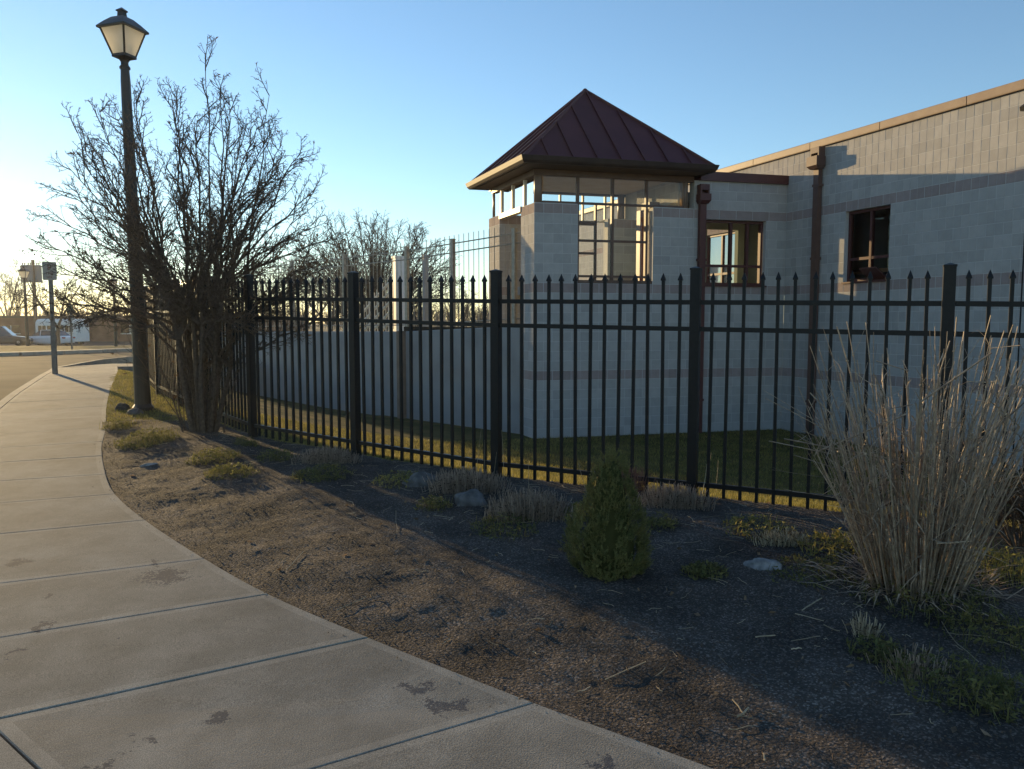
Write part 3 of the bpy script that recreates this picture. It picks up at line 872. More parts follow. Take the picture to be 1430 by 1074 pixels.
# rooms behind the windows
mb = MB()
mb.pbox(Q2, .6, 4.2, 2.4, 2.5, 1.4, 4.4); mb.pbox(Q2, .5, .6, .25, 2.5, 1.4, 4.4); mb.pbox(Q2, 4.2, 4.3, .25, 2.5, 1.4, 4.4)
mb.pbox(Q2, .5, 4.3, .25, 2.5, 4.3, 4.4); mb.build('classroom_wall', M['room'], school)
mb = MB(); mb.pbox(Q2, .6, 4.2, .25, 2.4, 1.4, 1.5); mb.build('classroom_floor', M['wood'], school)
mb = MB(); mb.pbox(Q2, 1.2, 2.6, .7, 1.2, 2.6, 2.68); mb.build('cabinet', M['wood'], school)
mb = MB(); mb.pbox(Q2, 1.5, 2.0, 2.385, 2.398, 3.1, 3.5); mb.build('notice', M['white_paint'], school)
# dark lamp on the wall at the frame's edge
mb = MB(); mb.prism([Q(-5.42,.003,4.82),Q(-5.42,.34,4.8),Q(-5.42,.36,4.86),Q(-5.42,.2,4.96),Q(-5.42,.003,5.0)], -EY*.5)
o = mb.build('wall_lamp', M['lamp_metal'], school); fix_normals(o)

# downspouts with their leader heads
M['down2'] = mat('brown_downspout', (0.115,0.062,0.048), (0.14,0.078,0.06), 8, 0.45, 0.08, 30, coord='obj')
def downspout(Pf, a, ztop, zbot, wid, head_w, head_z0, head_z1, label, out=.02, m='maroon', scup=None):
    t = thing('downspout', label, 'downspout', group='downspouts on the school walls')
    mb = MB(); mb.pbox(Pf, a-wid/2, a+wid/2, out, out+wid*.75, zbot, head_z0+.001); mb.build('pipe', M[m], t)
    mb = MB()
    V = []
    for (z_, k_) in ((head_z0, .72), (head_z0+.06, 1.0), (head_z1, 1.0)):
        hw = head_w/2*k_
        V += [Pf(a-hw,out,z_),Pf(a+hw,out,z_),Pf(a+hw,out+head_w*.8*k_,z_),Pf(a-hw,out+head_w*.8*k_,z_)]
    F = []
    for i in range(2):
        for k in range(4): F.append((i*4+k, i*4+(k+1)%4, (i+1)*4+(k+1)%4, (i+1)*4+k))
    F += [(3,2,1,0),(8,9,10,11)]
    mb.add(V, F); o = mb.build('leader_head', M[m], t); fix_normals(o)
    if scup:
        mb = MB(); z0, z1 = scup; sw = head_w*.42
        mb.pbox(Pf, a-sw, a-sw+.03, out, out+.16, z0, z1); mb.pbox(Pf, a+sw-.03, a+sw, out, out+.16, z0, z1); mb.pbox(Pf, a-sw+.03, a+sw-.03, out, out+.16, z1-.12, z1)
        mb.pbox(Pf, a-sw+.03, a+sw-.03, out, out+.02, z0, z1-.12)
        mb.build('scupper', M[m], t)
    z = zbot + .7
    while z < head_z0-.3:
        mb = MB(); mb.pbox(Pf, a-wid/2-.025, a+wid/2+.025, out-.015, out+wid*.75+.006, z, z+.05); mb.build('strap', M[m], t); z += 1.5
    return t
def Pneg(a, b, z): return P(a, 0, z) + NF*b
downspout(Pneg, 3.69, 0, Z0+.0, .14, .25, 4.1, 4.30, 'maroon downspout between the tower and the low window', scup=(4.31, 4.5))
def Qw(a, b, z): return CW - EY*a + NX*b + Vector((0,0,z))
downspout(Qw, .98, 0, Z0+.0, .14, .29, 4.75, 5.0, 'brown downspout on the long wall, sunlit at its head', m='down2', scup=(5.003, 5.19))

# ------------------------------------------------------------------ retaining wall and its railing
RW = [Vector((.27,16.55,0)), Vector((-2.6,19.3,0)), Vector((-8.5,25.0,0)), Vector((-13.0,29.2,0))]
RT = [1.52, 1.37, 1.30, 1.28]
rwall = thing('retaining_wall', 'plain grey concrete retaining wall running left from the tower', 'wall')
for i in range(3):
    p, q = RW[i], RW[i+1]; d = (q-p).normalized(); n_ = Vector((d.y,-d.x,0))*.15
    sgn = 1 if n_.dot(Vector((0,0,0))-p) > 0 else -1
    n_ = n_*sgn
    L = (q-p).length; npan = max(1, round(L/3.1))
    for k in range(npan):
        mb = MB(); s0 = p+d*(L*k/npan+.006); s1 = p+d*(L*(k+1)/npan-.006)
        za = RT[i]+(RT[i+1]-RT[i])*k/npan; zb = RT[i]+(RT[i+1]-RT[i])*(k+1)/npan
        V = []
        for q_, zt in ((s0,za),(s1,zb)):
            V += [q_+n_+Vector((0,0,-1.3)), q_-n_+Vector((0,0,-1.3)), q_-n_+Vector((0,0,zt)), q_+n_*.9+Vector((0,0,zt)), q_+n_+Vector((0,0,zt-.02))]
        mb.add(V, [(0,1,2,3,4),(9,8,7,6,5)]+[(k2,(k2+1)%5,(k2+1)%5+5,k2+5) for k2 in range(5)])
        o = mb.build('wall_panel', M['concrete_wall'], rwall); fix_normals(o)
    mb = MB(); mb.prism([p-n_*.9+Vector((0,0,-1.3)),p+n_*.9+Vector((0,0,-1.3)),p+n_*.9+Vector((0,0,RT[i]-.03)),p-n_*.9+Vector((0,0,RT[i]-.03))], q-p); mb.build('wall_core', M['joint'], rwall)
d = (RW[1]-RW[0]).normalized(); n_ = Vector((d.y,-d.x,0)); n_ = n_ if n_.dot(-RW[1]) > 0 else -n_
mb = MB(); c = RW[1]+n_*.18
mb.box(-.09,.09,-.12,.12,-1.2,1.38, Matrix.Translation(c) @ Matrix.Rotation(math.atan2(d.y,d.x),4,'Z')); mb.build('pilaster', mat('tan_pilaster',(0.2,0.14,0.1),(0.25,0.18,0.13),5,0.9), rwall)

railing = thing('metal_railing', 'tall thin weathered metal railing standing on the concrete retaining wall', 'railing')
barmesh = MB(); barmesh.tube([(0,0,0),(0,0,2.12)], .0085, 5, True); barmesh = barmesh.mesh('bar', M['galv'])
postm = MB(); postm.box(-.045,.045,-.045,.045,0,2.08); postm.box(-.052,.052,-.052,.052,2.08,2.1); postm = postm.mesh('post', M['galv'])
for i in range(3):
    p, q = RW[i], RW[i+1]; d = (q-p).normalized(); L = (q-p).length
    def zt(t): return RT[i]+(RT[i+1]-RT[i])*t/L
    n = int(L/.165)
    for k in range(n):
        t = L*(k+.5)/n
        place('bar', barmesh, railing, Matrix.Translation(p+d*t+Vector((0,0,zt(t)+.06))))
    npst = max(1, round(L/2.4))
    for k in range(npst):
        t = L*k/npst + (.02 if i else .3)
        place('post', postm, railing, Matrix.Translation(p+d*t+Vector((0,0,zt(t)))) @ Matrix.Rotation(math.atan2(d.y,d.x),4,'Z'))
    for zz in (.16, 1.78, 1.99):
        mb = MB(); mb.tube([p+Vector((0,0,RT[i]+zz)), q+Vector((0,0,RT[i+1]+zz))], .014, 6, True); mb.build('rail', M['galv'], railing)

# sloping stair railing and the pale pillars behind the wall
stair = thing('stair_railing', 'sunlit tan stair railing climbing to the white pillar', 'railing')
sa = at(470, 478, 27.0); sb = at(546, 392, 25.0)
for zz in (0, -.32, -.64, -.96, -1.28):
    mb = MB(); mb.tube([sa+Vector((0,0,zz)), sb+Vector((0,0,zz))], .045, 6, True); mb.build('rail', M['cream'], stair)
for k in range(22):
    q = sa.lerp(sb, k/21); mb = MB(); mb.tube([q+Vector((0,0,-1.5)), q+Vector((0,0,.22))], .022, 5, True); mb.build('baluster', M['cream'], stair)
def pillar(u, v0, Yd, wd, label, m):
    p = at(u, v0, Yd); mb = MB(); g = -.8
    mb.box(-wd/2,wd/2,-wd/2,wd/2,g,p.z-.06, Matrix.Translation((p.x,p.y,0)) @ Matrix.Rotation(.5,4,'Z')); mb.box(-wd*.56,wd*.56,-wd*.56,wd*.56,p.z-.06,p.z, Matrix.Translation((p.x,p.y,0)) @ Matrix.Rotation(.5,4,'Z'))
    t = thing('pillar', label, 'pillar', (p.x,p.y,g)); o = mb.build('shaft', m, t); o.matrix_parent_inverse = Matrix.Translation((-p.x,-p.y,-g))
pillar(556, 358, 25.2, .3, 'bright white square pillar behind the railing', M['white_paint'])
pillar(594, 356, 24.0, .15, 'slim grey pillar just right of the white pillar', M['concrete_wall'])

# ------------------------------------------------------------------ black iron fence
fence = thing('iron_fence', 'black iron picket fence with spear points enclosing the lawn', 'fence')
pk = MB(); pw = .0125
pk.box(-pw,pw,-pw,pw,-.12,1.70)
tip = [(-pw*1.45,1.70),(-pw*1.45,1.715),(0,1.79)]
pk.lathe([(pw*1.55*1.41,1.70),(pw*1.55*1.41,1.712),(.001,1.765)], 4, rot=PI/4)
pk = pk.mesh('picket', M['iron'])
po = MB(); pr = .04
po.box(-pr,pr,-pr,pr,-.35,1.785); po.box(-pr*1.1,pr*1.1,-pr*1.1,pr*1.1,1.785,1.80)
po.lathe([(pr*1.1*1.41,1.80),(.004,1.815)], 4, rot=PI/4)
po = po.mesh('post', M['iron'])
rf = random.Random(3)
for i, (a, b, zb) in enumerate(FENCE):
    nx = FENCE[min(i+1, len(FENCE)-1)]; pv = FENCE[max(i-1, 0)]
    ang = math.atan2(nx[1]-pv[1], nx[0]-pv[0])
    place('post', po, fence, Matrix.Translation((a,b,zb)) @ Matrix.Rotation(ang,4,'Z'))
    if i == len(FENCE)-1: break
    p = Vector((a,b,zb)); q = Vector(nx); d = q-p; L = math.hypot(d.x,d.y); ang = math.atan2(d.y,d.x)
    n = 13
    for k in range(1, n+1):
        c = p + d*(k/(n+1))
        place('picket', pk, fence, Matrix.Translation(c) @ Matrix.Rotation(ang+rf.uniform(-.03,.03),4,'Z') @ Matrix.Rotation(rf.uniform(-.006,.006),4,'Y'))
    for zz in (0, 1.30, 1.52):
        mb = MB(); sd = Vector((-d.y,d.x,0)).normalized()*.019; u = Vector((0,0,.019))
        e0 = p+d*(.045/L)+Vector((0,0,zz)); e1 = q-d*(.045/L)+Vector((0,0,zz))
        mb.prism([e0-sd-u,e0+sd-u,e0+sd+u,e0-sd+u], e1-e0); o = mb.build('rail', M['iron'], fence); fix_normals(o)

# ------------------------------------------------------------------ street lamps
def lamp_parts(t, H, rb, rt, hs):
    """post of height H under a four-sided lantern, built at the origin"""
    mb = MB(); mb.lathe([(rb*1.35,0),(rb*1.35,.05),(rb*1.05,.10),(rb,.4),(rt*1.15,H-.25),(rt,H-.08)], 14); mb.build('post', M['lamp_metal'], t, smooth=False)
    mb = MB(); mb.lathe([(rt*1.25,H-.08),(rt*1.3,H-.05),(rt*.9,H-.02),(rt*.9,H+.02),(rt*1.25,H+.05)], 12); mb.build('collar', M['lamp_metal'], t)
    z0 = H+.05; rt0 = .145*hs; z1 = z0+.42*hs; rt1 = .295*hs
    rot = PI/4*0
    mb = MB(); mb.lathe([(rt0*.5,z0-.0),(rt0*1.15,z0+.03),(rt0*1.1,z0+.07)], 4, rot=rot); mb.build('lantern_base', M['lamp_metal'], t)
    for k in range(4):
        a = PI/2*k+rot; a2 = a+PI/2
        b0 = Vector((rt0*math.cos(a),rt0*math.sin(a),z0+.05)); b1 = Vector((rt1*math.cos(a),rt1*math.sin(a),z1))
        mb = MB(); mb.tube([b0,b1], .013*hs+.002, 5, True); mb.build('lantern_bar', M['lamp_metal'], t)
        c0 = Vector((rt0*math.cos(a2),rt0*math.sin(a2),z0+.05)); c1 = Vector((rt1*math.cos(a2),rt1*math.sin(a2),z1))
        mb = MB(); mb.add([b0.lerp(c0,.05),b0.lerp(c0,.95),b1.lerp(c1,.96),b1.lerp(c1,.04)], [(0,1,2,3)]); mb.build('frosted_pane', M['frost'], t)
    mb = MB(); mb.lathe([(rt1*1.16,z1-.01),(rt1*1.18,z1+.015),(rt1*.82,z1+.10*hs),(rt1*.5,z1+.165*hs),(rt1*.22,z1+.19*hs),(rt1*.2,z1+.25*hs),(rt1*.28,z1+.26*hs),(rt1*.27,z1+.275*hs),(.004,z1+.32*hs)], 4, rot=rot); mb.build('lantern_roof', M['lamp_metal'], t)
    mb = MB(); mb.lathe([(.02,z0+.06),(.045,z0+.12),(.045,z0+.2),(.015,z0+.25)], 8); mb.build('bulb', M['white_paint'], t)
lp = pix(200, 573)
t = thing('street_lamp', 'tall dark lamp post with four-sided lantern beside the big bare shrub', 'street lamp', lp, R(28), group='street lamps')
lp_h = at(185, 85, lp.y).z - lp.z
lamp_parts(t, lp_h-.05, .112, .058, 1.0)
t.rotation_euler = (R(.0), R(-.75), R(28))
p2 = pix(163, 506)
t = thing('street_lamp', 'lamp post farther down the path, its lantern hidden in the shrub', 'street lamp', p2, R(30), group='street lamps')
lamp_parts(t, 4.85, .105, .06, .8)
p3 = Vector((at(38,470,62).x, 62, float(base(62))))
t = thing('street_lamp', 'small distant lamp post by the parking lot', 'street lamp', p3, R(50), group='street lamps')
lamp_parts(t, at(38,390,62).z-p3.z, .13, .08, 1.35)

# ------------------------------------------------------------------ signs
def text(s_, size, loc, rot, m, parent, name='lettering'):
    cu = bpy.data.curves.new(name, 'FONT'); cu.body = s_; cu.size = size; cu.align_x = 'CENTER'; cu.extrude = .0015
    o = bpy.data.objects.new(name, cu); dg = bpy.context.evaluated_depsgraph_get()
    C.objects.link(o); dg.update()
    me = bpy.data.meshes.new_from_object(o.evaluated_get(dg)); C.objects.unlink(o); bpy.data.objects.remove(o)
    me.materials.clear(); me.materials.append(m)
    o = bpy.data.objects.new(name, me); C.objects.link(o); o.parent = parent; o.location = loc; o.rotation_euler = rot
    return o
def plate(w_, h_, r_=.03, th=.006):
    pts = []
    for cx, cz, a0 in ((w_/2-r_,h_/2-r_,0),(-w_/2+r_,h_/2-r_,90),(-w_/2+r_,-h_/2+r_,180),(w_/2-r_,-h_/2+r_,270)):
        for k in range(4):
            a = R(a0+30*k); pts.append((cx+r_*math.cos(a), 0, cz+r_*math.sin(a)))
    mb = MB(); mb.prism(pts, (0,th,0)); return mb
sp_ = Vector((*flat_pix(77, 522), 0)); sp_.z = float(base(sp_.y))+SLAB_UP-.004
t = thing('road_sign', 'weathered parking sign on a steel post at the sidewalk edge', 'sign', sp_, R(8), group='road signs')
hh = at(71, 366, sp_.y).z - sp_.z
mb = MB(); mb.box(-.04,.04,-.03,.03,0,hh-.1); mb.box(-.048,.048,-.038,.038,0,.9); mb.build('post', M['sign_post'], t)
o = plate(.31,.42).build('sign_plate', M['sign_white'], t); o.location = (0,-.04,hh-.21); fix_normals(o)
plate_o = o
text('P', .19, (0,-.003,.02), (R(90),0,0), M['sign_ink'], plate_o)
text('THIS', .085, (0,-.003,-.085), (R(90),0,0), M['sign_ink'], plate_o)
text('SIDE', .07, (0,-.003,-.165), (R(90),0,0), M['sign_ink'], plate_o)
q = Vector((at(108,488,41).x, 40.5, float(base(40.5))+.05))
t = thing('road_sign', 'small distant sign post before the white bus', 'sign', q, R(12), group='road signs')
hh = at(106, 426, 40.5).z - q.z
mb = MB(); mb.box(-.035,.035,-.03,.03,0,hh-.1); mb.build('post', M['sign_post'], t)
o = plate(.3,.45).build('sign_plate', mat('green_sign',(0.05,0.09,0.06),rough=.5), t); o.location = (0,-.04,hh-.22); fix_normals(o)
o = plate(.34,.34,.16).build('sign_plate', M['sign_white'], t); o.location = (.03,-.04,hh-.66); fix_normals(o)

# ------------------------------------------------------------------ stems, leaves, trees
def grow(mb, p, d, L, r, lvl, S, rg, ends=None):
    n = S['seg'][lvl]; pts = [p.copy()]; rad = [r]; dirs = [d.copy()]
    for i in range(n):
        j = Vector((rg.gauss(0,1), rg.gauss(0,1), rg.gauss(0,1)))*S['wig'][lvl]
        d = (d + j + Vector((0,0,S['up'][lvl]))).normalized()
        p = p + d*(L/n); pts.append(p.copy()); dirs.append(d.copy())
        rad.append(r*(1-(1-S['tap'][lvl])*(i+1)/n))
    mb.tube(pts, rad, S['side'][lvl])
    if ends is not None and lvl >= S['leaf_lvl']: ends.append((p.copy(), d.copy(), lvl))
    if lvl+1 >= len(S['seg']): return
    nc = S['n'][lvl]; nc = rg.randint(max(1,int(nc*.75)), int(nc*1.25+.5))
    for k in range(nc):
        t = S['from'][lvl] + (1-S['from'][lvl])*(k+rg.random())/nc
        f = min(t, .999)*n; i = int(f); q = pts[i].lerp(pts[i+1], f-i); dd = dirs[i+1]
        ax = dd.orthogonal().normalized(); ax.rotate(Matrix.Rotation(rg.uniform(0, 2*PI), 3, dd))
        ang = R(rg.uniform(*S['ang'][lvl])); nd = (dd*math.cos(ang) + ax*math.sin(ang)).normalized()
        ll = L*rg.uniform(*S['len'][lvl])*(1-.45*t)
        grow(mb, q, nd, ll, max(rad[i+1]*S['rr'][lvl], S['rmin']), lvl+1, S, rg, ends)
def leaf(mb, p, d, L, w_, rg):
    s = d.cross(Vector((rg.gauss(0,1),rg.gauss(0,1),rg.gauss(0,1))));
    if s.length < 1e-4: s = d.orthogonal()
    s.normalize(); up = s.cross(d)
    mb.add([p, p+d*L*.45+s*w_*.5+up*L*.06, p+d*L, p+d*L*.5-s*w_*.5+up*L*.06], [(0,1,2),(0,2,3)])

def bez(a, b, c, n):
    return [a*((1-t)**2) + b*(2*t*(1-t)) + c*(t*t) for t in (i/n for i in range(n+1))]
def side_dir(d, ang, rk):
    ax = d.orthogonal().normalized(); ax.rotate(Matrix.Rotation(rk.uniform(0,2*PI),3,d)); return (d*math.cos(ang)+ax*math.sin(ang)).normalized()
def crown(mb, forks, cen, rad, nlimb, nbr, ntw, nsp, r_limb, r_br, r_tw, l_br, l_tw, l_sp, rk, tmin=.3, low=-.25, wob=.03, ends=None, upb=.25, qmin=.74):
    """limbs that fan from the forks to an uneven rounded envelope, then branches, twigs and spurs"""
    for k in range(nlimb):
        f = (k+.5)/nlimb; cz = 1-(1-low)*f; a = k*2.39996+rk.uniform(-.3,.3); sr = math.sqrt(max(0,1-cz*cz)); q = rk.uniform(qmin,1.04)
        tgt = cen + Vector((rad[0]*sr*math.cos(a), rad[1]*sr*math.sin(a), rad[2]*cz))*q
        o_ = forks[k % len(forks)]
        mid = o_.lerp(tgt, .5) + Vector((0,0,upb*(tgt-o_).length*.35)) * (1 if cz < .7 else .2)
        n = 9; pts = bez(o_, mid, tgt, n); L = (tgt-o_).length
        pts = [pts[0]] + [p + Vector((rk.gauss(0,wob*.5),rk.gauss(0,wob*.5),rk.gauss(0,wob*.5))) for p in pts[1:]]
        rads = [r_limb*rk.uniform(.8,1.1)*(1-.86*i/n) for i in range(n+1)]
        mb.tube(pts, rads, 5)
        for b in range(nbr):
            t = tmin + (1-tmin)*(b+rk.random())/nbr; ff = min(t,.999)*n; i = int(ff); p = pts[i].lerp(pts[i+1], ff-i); d = (pts[i+1]-pts[i]).normalized()
            bd = side_dir(d, R(rk.uniform(18,46)), rk); bl_ = l_br*rk.uniform(.55,1.15)*(1.2-.65*t); m = 5; bp2 = [p]; dd = bd
            for j in range(m):
                dd = (dd + Vector((rk.gauss(0,.09),rk.gauss(0,.09),rk.gauss(0,.07)+.05))).normalized(); bp2.append(bp2[-1]+dd*(bl_/m))
            mb.tube(bp2, [max(r_br*(1-.7*j/m), r_tw) for j in range(m+1)], 4)
            for w_ in range(ntw):
                t2 = .12+.88*(w_+rk.random())/ntw; f2 = min(t2,.999)*m; j = int(f2); p2_ = bp2[j].lerp(bp2[j+1], f2-j); d2 = (bp2[j+1]-bp2[j]).normalized()
                td = side_dir(d2, R(rk.uniform(25,62)), rk); tl = l_tw*rk.uniform(.4,1.15)*(1.15-.5*t2); e1 = p2_+td*tl*.5; e2 = e1+(td+Vector((rk.gauss(0,.25),rk.gauss(0,.25),rk.gauss(0,.2)+.12))).normalized()*tl*.5
                mb.tube([p2_, e1, e2], [r_tw, r_tw*.85, r_tw*.65], 3)
                for _ in range(nsp):
                    q2 = e1.lerp(e2, rk.random()); sd_ = side_dir(td, R(rk.uniform(35,85)), rk); mb.tube([q2, q2+sd_*l_sp*rk.uniform(.4,1.2)], [r_tw*.8, r_tw*.55], 3)
                if ends is not None: ends.append((e2, td, 2))
# big bare multi-stemmed shrub by the lamp
rg = random.Random(21)
bp_ = pix(283, 603); bp_.z = gz(bp_.x, bp_.y)
shrub = thing('bare_shrub', 'big bare many-stemmed shrub in front of the black fence', 'shrub', bp_)
stems = MB(); ends = []; forks = []
for k in range(11):
    a = k*2.39996; r_ = .05+.10*math.sqrt((k+.5)/11); top = Vector((r_*2.6*math.cos(a), r_*2.2*math.sin(a), rg.uniform(.75,1.5)))
    b0 = Vector((r_*math.cos(a), r_*math.sin(a), -.06)); md = b0.lerp(top,.5)+Vector((rg.gauss(0,.03),rg.gauss(0,.03),0))
    stems.tube(bez(b0, md, top, 6), [rg.uniform(.03,.04)*(1-.04*i) for i in range(7)], 7); forks.append(top)
crown(stems, forks, Vector((-.06,0,2.15)), (1.78,1.3,2.42), 66, 15, 8, 3, .024, .0075, .0036, .62, .17, .04, rg, tmin=.24, low=-.36, wob=.04, ends=ends)
stems.build('stems', M['bark'], shrub)
S2 = dict(seg=[6,4,3], wig=[.1,.15,.2], up=[.02,.03,.02], tap=[.3,.3,.4], side=[4,3,3], n=[7,5], **{'from':[.25,.2]}, ang=[(20,50),(25,60)], len=[(.3,.5),(.3,.5)], rr=[.5,.6], rmin=.0022, leaf_lvl=1)
suck = MB()
for k in range(24):
    a = rg.uniform(0, 2*PI); lean = rg.uniform(.05,.4); r0 = rg.uniform(.05,.3)
    grow(suck, Vector((r0*math.cos(a), r0*math.sin(a), -.03)), Vector((lean*math.cos(a), lean*math.sin(a), 1)).normalized(), rg.uniform(.7,2.0), rg.uniform(.006,.012), 0, S2, rg, ends)
suck.build('basal_shoots', M['bark'], shrub)
lv = MB()
for (p, d, l_) in ends:
    hgt = p.z
    if rg.random() < (.2 if hgt < 2.5 else .03):
        for _ in range(rg.randint(1,3)):
            dd = (d + Vector((rg.gauss(0,.5), rg.gauss(0,.5), rg.gauss(0,.35)))).normalized()
            leaf(lv, p-d*rg.uniform(0,.05), dd, rg.uniform(.03,.075), rg.uniform(.012,.026), rg)
stuff(lv.build('withered_leaves', M['dead_leaf'], shrub))

# ornamental grass: bundle of dry reeds at the right
rp = pix(1278, 822)
reeds = thing('ornamental_grass', 'tall clump of dry tan reeds in front of the fence at right', 'grass clump', rp)
rk = random.Random(8)
stk = MB(); bl = MB(); grn = MB()
for k in range(300):
    a = rk.uniform(0, 2*PI); rr_ = math.sqrt(rk.random())
    lean = rr_*.33 + rk.uniform(0,.05)
    base_p = Vector((rr_*.24*math.cos(a), rr_*.18*math.sin(a), -.02))
    d = Vector((lean*math.cos(a), lean*math.sin(a)*.9, 1)).normalized()
    L = (rk.uniform(.5,1.2) if rk.random() < .55 else rk.uniform(1.15,1.7))*(1-.08*rr_); n = 8; p = base_p; pts = [p.copy()]; dirs = [d.copy()]; r0 = rk.choice((.002,.003,.004,.005,.0065))*rk.uniform(.85,1.15); rad = [r0]
    broke = rk.randint(4,7) if rk.random() < .3 else 99
    for i in range(n):
        d = (d + Vector((rk.gauss(0,.032)+.02*lean*math.cos(a), rk.gauss(0,.032), 0))).normalized()
        if i == broke: d = (d + Vector((rk.gauss(0,.9), rk.gauss(0,.9), rk.uniform(-1.0,.1)))).normalized()
        p = p + d*(L/n); pts.append(p.copy()); dirs.append(d.copy()); rad.append(r0*(1-.4*(i+1)/n))
    stk.tube(pts, rad, 4, True)
    for i in range(2, n):                        # swollen nodes and short side twigs
        if rk.random() < .45 and r0 > .0022:
            q = pts[i]; stk.tube([q-dirs[i]*.007, q, q+dirs[i]*.007], [r0*.8, r0*1.35, r0*.8], 4)
        if i > 2 and rk.random() < .5:
            dd = (dirs[i] + Vector((rk.gauss(0,.5), rk.gauss(0,.5), .1))).normalized(); ll = rk.uniform(.04,.2)
            stk.tube([pts[i], pts[i]+dd*ll*.5, pts[i]+(dd*ll+Vector((0,0,.1*ll)))], [r0*.5, r0*.4, r0*.25], 3)
    for _ in range(rk.randint(2,6)):             # curled sheathing leaves
        i = rk.randint(1, n-1); q = pts[i]; ang = rk.uniform(0, 2*PI)
        dd = (Vector((math.cos(ang)*.55, math.sin(ang)*.55, rk.uniform(-.3,1.2)))).normalized(); ll = rk.uniform(.05,.3); w_ = rk.uniform(.003,.009)
        s_ = dd.cross(Vector((0,0,1))).normalized()*w_; cur = Vector((rk.gauss(0,.3), rk.gauss(0,.3), -rk.uniform(.1,.9)))
        m0 = q+dd*ll*.35; m1 = q+dd*ll*.7+cur*ll*.25; e = q+dd*ll*.9+cur*ll*.8
        bl.add([q-s_*.4, q+s_*.4, m0+s_*.5, m0-s_*.5, m1+s_*.4, m1-s_*.4, e], [(0,1,2,3),(3,2,4,5),(5,4,6)])
for k in range(260):                             # fallen blades round the foot
    a = rk.uniform(0,2*PI); r_ = rk.uniform(.1,.5); q = Vector((r_*math.cos(a), r_*math.sin(a)*.7, 0)); q.z = gz(rp.x+q.x, rp.y+q.y)-rp.z+rk.uniform(.005,.06)
    dd = Vector((math.cos(a)+rk.gauss(0,.6), math.sin(a)+rk.gauss(0,.6), rk.uniform(-.1,.4))).normalized(); ll = rk.uniform(.08,.3); w_ = rk.uniform(.002,.006)
    s_ = dd.cross(Vector((0,0,1))).normalized()*w_
    bl.add([q-s_, q+s_, q+dd*ll*.5+s_+Vector((0,0,.02)), q+dd*ll*.5-s_+Vector((0,0,.02)), q+dd*ll], [(0,1,2,3),(3,2,4)])
stk.build('reed_stalks', M['reed'], reeds); bl.build('dry_blades', M['reed'], reeds)

# dwarf conifer
cp = pix(850, 797)
con = thing('dwarf_conifer', 'small dense green cone-shaped conifer in the bed', 'conifer', cp)
rk = random.Random(4)
HC, RC = .74, .262
def cone_r(z):
    t = z/HC
    return RC*max(.0, (1-t)**.6)*min(1, .78+1.2*t)
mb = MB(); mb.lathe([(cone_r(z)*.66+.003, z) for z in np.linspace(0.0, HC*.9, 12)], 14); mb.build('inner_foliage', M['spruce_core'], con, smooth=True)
mb = MB(); mb.tube([(0,0,-.05),(0,0,.5)], [.02,.008], 6); mb.build('trunk', M['bark'], con)
nd_ = MB()
def spray(p, d, L):
    """a short feathered shoot of needles"""
    n = 5
    for i in range(n):
        q = p + d*(L*i/n)
        for _ in range(4):
            e = (d*.8 + Vector((rk.gauss(0,.7), rk.gauss(0,.7), rk.gauss(0,.7)))).normalized(); l_ = rk.uniform(.009,.017)
            s_ = e.cross(d)
            if s_.length < 1e-3: s_ = e.orthogonal()
            s_ = s_.normalized()*.0022
            nd_.add([q-s_, q+s_, q+e*l_], [(0,1,2)])
for k in range(3600):
    z = min(HC*(1-math.sqrt(rk.random())), HC*.985); a = rk.uniform(0, 2*PI)
    if k < 70: z = HC*rk.uniform(.8,1.0)
    c3 = Vector((math.cos(a)*2.4, math.sin(a)*2.4, z*8))
    lump = 1 + .26*noise.noise(c3) + .16*noise.noise(c3*2.7)
    if noise.noise(c3*1.6+Vector((9,3,1))) < -.42: continue          # small bare gaps
    r_ = max(cone_r(z)*lump*rk.uniform(.8,.98), .004)
    p = Vector((r_*math.cos(a), r_*math.sin(a), z))
    p.x += -.05*math.exp(-((z-.26)/.13)**2)*(1 if math.cos(a) < 0 else -.3) + .02*(z/HC)**2
    d = (Vector((math.cos(a), math.sin(a), 1.0+1.5*z/HC)) + Vector((rk.gauss(0,.35), rk.gauss(0,.35), rk.gauss(0,.3)))).normalized()
    spray(p, d, rk.uniform(.025,.055))
nd_.build('needles', M['spruce'], con)

# ------------------------------------------------------------------ stones
def stone(u, v, sx, sy, sz, label, m, seed, rz=0.0, sink=.3):
    p = pix(u, v); bm = bmesh.new(); bmesh.ops.create_icosphere(bm, subdivisions=4, radius=1)
    for vv in bm.verts:
        n_ = vv.co.normalized()
        k = 1 + .32*noise.noise(n_*1.2+Vector((seed,0,0))) + .10*noise.noise(n_*3.3+Vector((0,seed,0))) + .03*noise.noise(n_*9)
        c = n_*k
        c.z = max(c.z, -.5)
        vv.co = Vector((c.x*sx, c.y*sy, c.z*sz))
    me = bpy.data.meshes.new('stone'); bm.to_mesh(me); bm.free(); me.materials.append(m)
    me.polygons.foreach_set('use_smooth', [True]*len(me.polygons))
    o = bpy.data.objects.new('stone', me); C.objects.link(o); o.location = p+Vector((0,0,sz*(sink-.22))); o.rotation_euler = (0,0,rz)
    tag(o, label, 'stone', 'stones in the planting bed')
stone(658, 703, .125, .1, .1, 'rounded grey stone among the cut stems before the fence', M['stone'], 3.1)
stone(588, 676, .15, .1, .09, 'low grey stone at the foot of the fence left of the cut stems', M['stone'], 7.7, .2)
stone(1065, 792, .11, .07, .055, 'pale angular stone lying between conifer and dry reeds', M['pale_stone'], 1.3, -.25, .2)
stone(188, 578, .11, .09, .075, 'pink-grey stone at the foot of the lamp post', M['stone'], 5.2)
